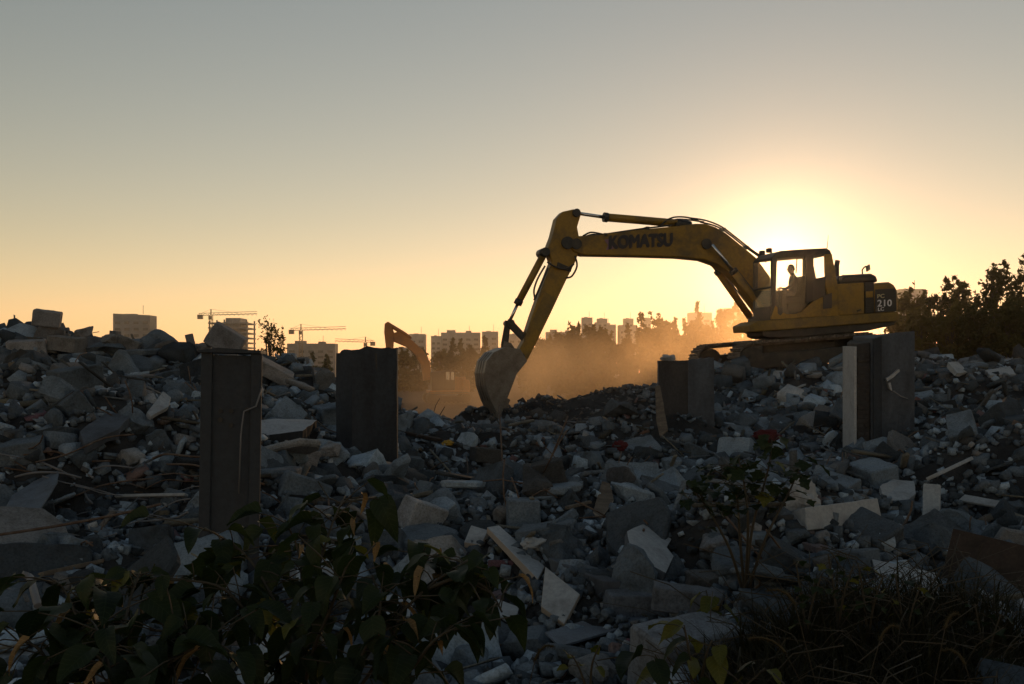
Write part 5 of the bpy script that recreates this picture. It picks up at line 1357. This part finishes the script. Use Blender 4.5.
for i, (x, y, dx, dy) in enumerate([(262, 478, 22, 6), (262, 492, 20, 12), (640, 545, 4, -16), (520, 480, 24, -6), (640, 470, 10, -14), (430, 470, 18, -9), (905, 440, 14, -9), (975, 440, 20, 6), (760, 400, 9, 10), (548, 500, 16, -8), (700, 440, 16, -4)]):
    d0 = gd(x, y) - .1
    bent_rod('rebar_rod', [(x, y, d0), (x + dx * .5, y + dy * .5 - 1.5, d0 - .02), (x + dx, y + dy, d0 - .05)], .009, M['rebar'], ['bent rod right of the rusty column foot', 'lower bent rod right of the rusty column', 'rod sticking up beside the pale jagged slab', 'rod in the rubble above the white panels', 'rod sticking up below the spoil heap', 'rod in front of the dark concrete column', 'rod below the plaster-faced column', 'rod on the right slope', 'rod on the slope under the tracks', 'rod beside the rough grey lump', 'rod at the foot of the grey column'][i], 'rod')
# cloth and bag
def crumple(name, x, y, d, w, h, mat, label, cat, seed):
    bm = bmesh.new(); bmesh.ops.create_icosphere(bm, subdivisions=4, radius=.5); o3 = Vector((seed, seed * 2, 0))
    for v in bm.verts:
        k = 1 + .5 * mnoise.noise(v.co * 3 + o3) + .28 * abs(mnoise.noise(v.co * 8 + o3)) - .1
        v.co = Vector((v.co.x * w * k, v.co.y * w * .6 * k, v.co.z * h * k))
    me = bpy.data.meshes.new(name); bm.to_mesh(me); bm.free(); o = link(name, me, mat); o.location = px(x, y, d)
    return tag(o, label, cat)
crumple('red_cloth', 766, 436, gd(766, 440), .46, .20, M['red'], 'crumpled dark red cloth on the slope between the columns', 'cloth', 3.3)
crumple('red_cloth', 620, 446, gd(620, 449), .22, .16, M['red'], 'small red scrap at the foot of the spoil heap', 'cloth', 5.1)
crumple('yellow_bag', 448, 443, gd(448, 447), .17, .09, M['yellow_bag'], 'small yellow plastic bag below the small excavator', 'bag', 7.7)
crumple('plastic_bag', 803, 500, gd(803, 512), .26, .30, M['panel'], 'crumpled white plastic bag beside the small-leaved weed', 'bag', 9.4)
crumple('plastic_bag', 668, 358.5, 17.5, .26, .13, M['panel'], 'pale crumpled sheeting caught at the grey column head', 'bag', 2.2)
crumple('plastic_bag', 535, 544, gd(535, 548), .2, .1, M['panel'], 'white scrap of plastic right of the white panels', 'bag', 4.4)

# ------------------------------------------------------------------ plants in the foreground
def leaf_mesh(name, L_, W_, lobes=0, fold=.25, droop=.3, seed=0, mat=None):
    """one leaf blade, stalk end at the origin, growing along +x, midrib folded and tip drooping"""
    r = random.Random(seed); n = 9; mb = MB(); vs = []; rows = []
    for i in range(n + 1):
        t = i / n
        if lobes: w = W_ * (math.sin(math.pi * t ** .75) ** .8) * (1 + .35 * math.cos(t * math.pi * 2 * lobes))
        else: w = W_ * (math.sin(math.pi * min(1, t ** .62)) ** .75 * (1 - .15 * t) + .02) * (1 if t < .93 else .5)
        z = -droop * L_ * t * t; row = []
        for k, s_ in enumerate((-1, -.5, 0, .5, 1)):
            yy = s_ * w * .5; x = t * L_ - (abs(s_) ** 2) * (L_ * .10 if t < .25 and not lobes else 0)
            row.append(len(vs)); vs.append((x, yy, z + abs(yy) * fold + math.sin(t * 9 + seed + s_ * 2) * .045 * L_ * abs(s_) + r.uniform(-.02, .02) * L_ * (abs(s_) > .4)))
        rows.append(row)
    fs = [(rows[i][k], rows[i + 1][k], rows[i + 1][k + 1], rows[i][k + 1]) for i in range(n) for k in range(4)]
    mb.add(vs, fs, True); me = mb.mesh(name)
    if mat: me.materials.append(mat)
    return me
BIG = [leaf_mesh('leaf', .19, .15 - .012 * (k % 3), 0, (.15, .5, .3, .7, .25, .4, .1)[k], (.2, .5, .7, .35, .9, .3, .6)[k], k, M['leaf']) for k in range(7)]
BIGY = [leaf_mesh('leaf', .15, .11, 0, .35, .4, 20 + k, M['leaf_yellow']) for k in range(2)]
BIGG = [leaf_mesh('leaf', .16, .12, 0, .25, .3, 30 + k, M['leaf_green']) for k in range(2)]
DRY = [leaf_mesh('leaf', .15, .05, 0, .9, .6, 40 + k, M['leaf_dry']) for k in range(2)]
SMALL = [leaf_mesh('leaf', .085, .08, 2, .2, .2, 50 + k, M['leaf']) for k in range(4)]
SMALLG = [leaf_mesh('leaf', .085, .08, 2, .2, .2, 60 + k, M['leaf_green']) for k in range(2)]
PR = random.Random(99)

def put_leaf(root, me, p, yaw, pitch, roll, s_):
    o = bpy.data.objects.new('leaf', me); COL.objects.link(o); o.parent = root
    o.location = p; o.rotation_euler = (roll, pitch, yaw); o.scale = (s_, s_, s_)
    return o

def shrub(name, base, branches, label, nleaf, kit, weights, size, cat='shrub', group=None, petiole=.07, spread=.05, tstart=.25):
    """branches: lists of world points from the base; leaves sit alternately along them on short stalks"""
    root = empty(name, base); tag(root, label, cat, group); B = Vector(base)
    tot = sum(len(b) for b in branches)
    for br in branches:
        P = [q - B for q in smooth_path([Vector(q) for q in br], 6)]
        st = MB(); st.tube(P, .009 * size + .002, 6, .003)
        k = max(2, int(nleaf * len(br) / tot)); stalks = []
        for i in range(k):
            t = tstart + (1 - tstart) * (i + PR.random() * .6) / k; q = P[min(len(P) - 2, int(t * (len(P) - 1)))]
            yaw = PR.uniform(0, 6.283); e = q + Vector((math.cos(yaw), math.sin(yaw), PR.uniform(-.15, .5))) * petiole * PR.uniform(.6, 1.6) + Vector((PR.gauss(0, spread), PR.gauss(0, spread), PR.gauss(0, spread * .6)))
            st.tube([q, (q + e) / 2 + Vector((0, 0, .008)), e], .0022, 4)
            me = PR.choice(PR.choices(kit, weights)[0])
            put_leaf(root, me, e, yaw + PR.uniform(-.5, .5), PR.uniform(.0, .75), PR.uniform(-.55, .55), size * PR.uniform(.6, 1.25))
        st.build('stem', M['stem'], root)
    return root

def B_(*pts): return [px(*q) for q in pts]
# shrub at the middle left, branching right over the panels
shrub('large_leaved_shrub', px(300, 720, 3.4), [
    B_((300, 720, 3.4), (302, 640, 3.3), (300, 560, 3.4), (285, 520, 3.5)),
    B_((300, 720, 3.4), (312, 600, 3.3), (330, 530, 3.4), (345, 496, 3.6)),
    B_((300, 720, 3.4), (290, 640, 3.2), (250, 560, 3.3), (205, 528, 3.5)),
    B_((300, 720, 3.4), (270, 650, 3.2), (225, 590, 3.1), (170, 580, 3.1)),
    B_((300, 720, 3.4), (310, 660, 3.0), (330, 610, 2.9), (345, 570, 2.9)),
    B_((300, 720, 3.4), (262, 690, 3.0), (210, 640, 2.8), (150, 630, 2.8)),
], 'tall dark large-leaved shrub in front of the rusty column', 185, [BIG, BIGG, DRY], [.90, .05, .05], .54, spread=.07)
shrub('large_leaved_shrub', px(330, 730, 3.0), [
    B_((330, 730, 3.0), (370, 650, 3.0), (425, 590, 3.0), (468, 560, 3.1)),
    B_((330, 730, 3.0), (390, 640, 3.1), (412, 575, 3.2), (425, 556, 3.3)),
    B_((425, 590, 3.0), (460, 578, 3.0), (488, 590, 3.0), (502, 612, 2.95)),
    B_((330, 730, 3.0), (400, 680, 2.8), (430, 645, 2.7), (446, 632, 2.7)),
    B_((330, 730, 3.0), (360, 660, 2.9), (380, 610, 2.9), (372, 575, 3.0)),
], 'arching large-leaved shrub branch reaching right towards the white panels', 110, [BIG, BIGG, DRY], [.88, .07, .05], .54, spread=.055)
shrub('large_leaved_shrub', px(100, 740, 3.0), [
    B_((100, 740, 3.0), (90, 660, 3.0), (70, 600, 3.1), (55, 580, 3.2)),
    B_((100, 740, 3.0), (120, 650, 2.9), (130, 600, 3.0), (140, 572, 3.1)),
    B_((100, 740, 3.0), (60, 690, 2.7), (40, 650, 2.7), (15, 640, 2.7)),
    B_((100, 740, 3.0), (150, 680, 2.7), (190, 650, 2.7), (215, 640, 2.8)),
    B_((100, 740, 3.0), (110, 690, 2.6), (105, 650, 2.6), (95, 625, 2.7)),
], 'low dark large-leaved shrub in the bottom left corner', 130, [BIG, BIGG, DRY], [.90, .05, .05], .56, spread=.07)
shrub('small_leaved_weed', px(745, 600, 6.0), [
    B_((745, 600, 6.0), (740, 540, 5.9), (735, 490, 5.9), (715, 470, 6.0)),
    B_((745, 600, 6.0), (752, 530, 5.9), (768, 470, 5.9), (772, 440, 6.0)),
    B_((745, 600, 6.0), (730, 550, 5.8), (705, 505, 5.8), (690, 488, 5.8)),
    B_((745, 600, 6.0), (765, 540, 5.8), (790, 490, 5.9), (802, 462, 6.0)),
    B_((745, 600, 6.0), (748, 530, 5.7), (745, 490, 5.7), (738, 455, 5.8)),
], 'tall spindly small-leaved weed in front of the red cloth', 115, [SMALL, SMALLG], [.95, .05], .95, 'weed', None, .05, .05, .58)
shrub('broad_leaved_weed', px(695, 720, 4.3), [
    B_((695, 720, 4.3), (690, 660, 4.2), (684, 625, 4.2)),
    B_((695, 720, 4.3), (705, 660, 4.2), (712, 640, 4.2)),
    B_((695, 720, 4.3), (670, 680, 4.2), (655, 655, 4.2)),
    B_((695, 720, 4.3), (740, 690, 4.2), (765, 668, 4.2)),
], 'low broad-leaved weed before the pale-topped block', 18, [BIG, BIGG], [.6, .4], .75, 'weed', None, .06, .03, .5)
shrub('yellow_leaved_sprig', px(712, 630, 5.6), [B_((712, 640, 5.6), (710, 610, 5.6), (706, 590, 5.6)), B_((712, 640, 5.6), (718, 615, 5.6), (722, 600, 5.6))], 'sprig with yellow-green leaves above the pale-topped block', 6, [BIGG, BIGY], [.7, .3], .75, 'weed', None, .03, .02, .6)
shrub('yellow_leaved_sprig', px(590, 700, 4.4), [B_((590, 700, 4.4), (592, 665, 4.4), (600, 645, 4.4)), B_((590, 700, 4.4), (580, 670, 4.4), (572, 655, 4.4))], 'sprig with yellow-green leaves beside the cracked bottom rock', 7, [BIGG], [1], .5, 'weed', None, .03, .02, .6)
for i, (x, y, lab) in enumerate([(838, 590, 'thin weed left of the pale sheet'), (868, 600, 'thin weed in front of the pale sheet'), (806, 600, 'thin weed right of the spindly weed'), (905, 610, 'thin weed below the pale sheet'), (985, 640, 'thin weed before the brown board')]):
    shrub('thin_weed', px(x, y + 40, 4.9), [B_((x, y + 40, 4.9), (x - 4, y, 4.9), (x - 10, y - 36, 4.9)), B_((x, y + 40, 4.9), (x + 6, y + 4, 4.8), (x + 16, y - 26, 4.8))], lab, 16, [SMALL, SMALLG], [.8, .2], .55, 'weed', 'thin weeds at the right', .03, .02, .3)

# dark grass and weed tangle along the bottom
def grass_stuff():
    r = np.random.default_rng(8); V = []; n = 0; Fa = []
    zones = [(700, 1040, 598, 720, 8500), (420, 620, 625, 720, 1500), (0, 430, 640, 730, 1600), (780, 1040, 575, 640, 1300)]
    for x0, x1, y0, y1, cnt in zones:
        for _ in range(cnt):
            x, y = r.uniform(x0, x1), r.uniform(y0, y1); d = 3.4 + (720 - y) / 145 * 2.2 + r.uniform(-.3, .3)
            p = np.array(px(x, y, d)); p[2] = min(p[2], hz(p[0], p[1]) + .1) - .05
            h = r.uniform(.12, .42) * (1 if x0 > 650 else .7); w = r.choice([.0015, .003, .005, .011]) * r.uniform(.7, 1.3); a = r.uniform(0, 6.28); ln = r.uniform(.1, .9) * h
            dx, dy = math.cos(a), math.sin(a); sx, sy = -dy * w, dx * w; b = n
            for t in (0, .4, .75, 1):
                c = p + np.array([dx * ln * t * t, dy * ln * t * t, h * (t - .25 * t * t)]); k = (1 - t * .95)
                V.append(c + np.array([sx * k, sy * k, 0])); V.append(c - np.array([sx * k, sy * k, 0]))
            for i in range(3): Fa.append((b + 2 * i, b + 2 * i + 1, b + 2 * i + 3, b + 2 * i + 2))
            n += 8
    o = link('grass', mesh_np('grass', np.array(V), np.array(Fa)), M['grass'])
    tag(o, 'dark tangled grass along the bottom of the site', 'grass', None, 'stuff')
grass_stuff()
def dead_stems():
    r = random.Random(4); mb = MB()
    for _ in range(420):
        x, y = r.uniform(690, 1040), r.uniform(575, 700); d = 3.6 + (700 - y) / 125 * 2.4
        p = px(x, y, d); p.z = min(p.z, hz(p.x, p.y) + .12); a = r.uniform(0, 6.28); ln = r.uniform(.2, .6)
        e = p + Vector((math.cos(a) * ln, math.sin(a) * ln * .6, r.uniform(.0, .35)))
        mb.tube([p, (p + e) / 2 + Vector((0, 0, r.uniform(.02, .12))), e], r.uniform(.0015, .004), 3)
    tag(mb.build('dead_stems', M['stem']), 'tangle of dead weed stems at the bottom right', 'dead stems', None, 'stuff')
dead_stems()
def foxtail(x, y, d, lean, label):
    top = px(x, y, d); b = Vector((top.x - lean * .3, d + .05, hz(top.x, d))); root = empty('foxtail_grass', b); tag(root, label, 'grass stalk', 'foxtail stalks along the bottom')
    t = top - b; bend = Vector((lean * .12, 0, .02))
    MB().tube([(0, 0, 0), t * .55, t * .9, t], .0022, 4).build('stalk', M['stem'], root)
    hd_ = MB(); r = random.Random(int(x)); pts = [t, t + bend * .4 + Vector((0, 0, .03)), t + bend + Vector((0, 0, .04)), t + bend * 1.6 + Vector((0, 0, .025))]
    P = smooth_path(pts, 5); hd_.tube(P, .006, 7, .003)
    for q in P:
        for _ in range(9):
            v = Vector((r.gauss(0, 1), r.gauss(0, 1), r.gauss(0, 1))).normalized() * .014
            hd_.tube([q, q + v], .0007, 3)
    hd_.build('seed_head', M['foxtail'], root)
for i, (x, y, lean, lab) in enumerate([(795, 604, -.6, 'bent foxtail seed head above the dark grass left'), (785, 652, -.8, 'leaning foxtail low in the dark grass, left'), (880, 640, .4, 'foxtail in the middle of the dark grass'), (945, 628, .3, 'pale foxtail under the brown board'), (965, 664, -.5, 'arched foxtail low at the right'), (535, 660, .4, 'foxtail at the bottom centre'), (300, 650, .6, 'foxtail showing below the shrub')]):
    foxtail(x, y, 4.2, lean, lab)

# ------------------------------------------------------------------ dust thrown up by the digging
def dust_cloud(name, lo, hi, dens, g, scale, label, col=(1.0, .74, .47), seed=0.0):
    c = [(a + b) / 2 for a, b in zip(lo, hi)]; sz = [b - a for a, b in zip(lo, hi)]
    m, t, v = volume_mat(name, col, dens, g)
    tc = t.nodes.new('ShaderNodeTexCoord'); mp = t.nodes.new('ShaderNodeMapping'); mp.inputs['Location'].default_value = (-.5 * 2, -.5 * 2, -.5 * 2); mp.inputs['Scale'].default_value = (2, 2, 2)
    t.links.new(tc.outputs['Generated'], mp.inputs[0])
    ln = t.nodes.new('ShaderNodeVectorMath'); ln.operation = 'LENGTH'; t.links.new(mp.outputs[0], ln.inputs[0])
    fall = t.nodes.new('ShaderNodeMapRange'); fall.inputs[1].default_value = 1.0; fall.inputs[2].default_value = .1; fall.inputs[3].default_value = 0; fall.inputs[4].default_value = 1; fall.interpolation_type = 'SMOOTHSTEP'
    t.links.new(ln.outputs['Value'], fall.inputs[0])
    nz_ = t.nodes.new('ShaderNodeTexNoise'); nz_.inputs['Scale'].default_value = scale; nz_.inputs['Detail'].default_value = 3; t.links.new(tc.outputs['Object'], nz_.inputs['Vector'])
    nr_ = t.nodes.new('ShaderNodeMapRange'); nr_.inputs[1].default_value = .40; nr_.inputs[2].default_value = .66; nr_.inputs[3].default_value = .04; nr_.inputs[4].default_value = 2.0; t.links.new(nz_.outputs[0], nr_.inputs[0])
    a = t.nodes.new('ShaderNodeMath'); a.operation = 'MULTIPLY'; t.links.new(fall.outputs[0], a.inputs[0]); t.links.new(nr_.outputs[0], a.inputs[1])
    b = t.nodes.new('ShaderNodeMath'); b.operation = 'MULTIPLY'; t.links.new(a.outputs[0], b.inputs[0]); b.inputs[1].default_value = dens
    t.links.new(b.outputs[0], v.inputs['Density'])
    o = MB().box((0, 0, 0), sz).build(name, m); o.location = c
    tag(o, label, 'dust', None, 'stuff')
dust_cloud('dust_cloud', (-7, 26.5, -1.2), (8, 52, 5.2), .062, .66, .34, 'brown dust billowing behind the excavator bucket')
dust_cloud('dust_cloud', (2.0, 31, -.5), (16.5, 60, 7.5), .046, .84, .3, 'golden sunlit dust under the excavator boom')
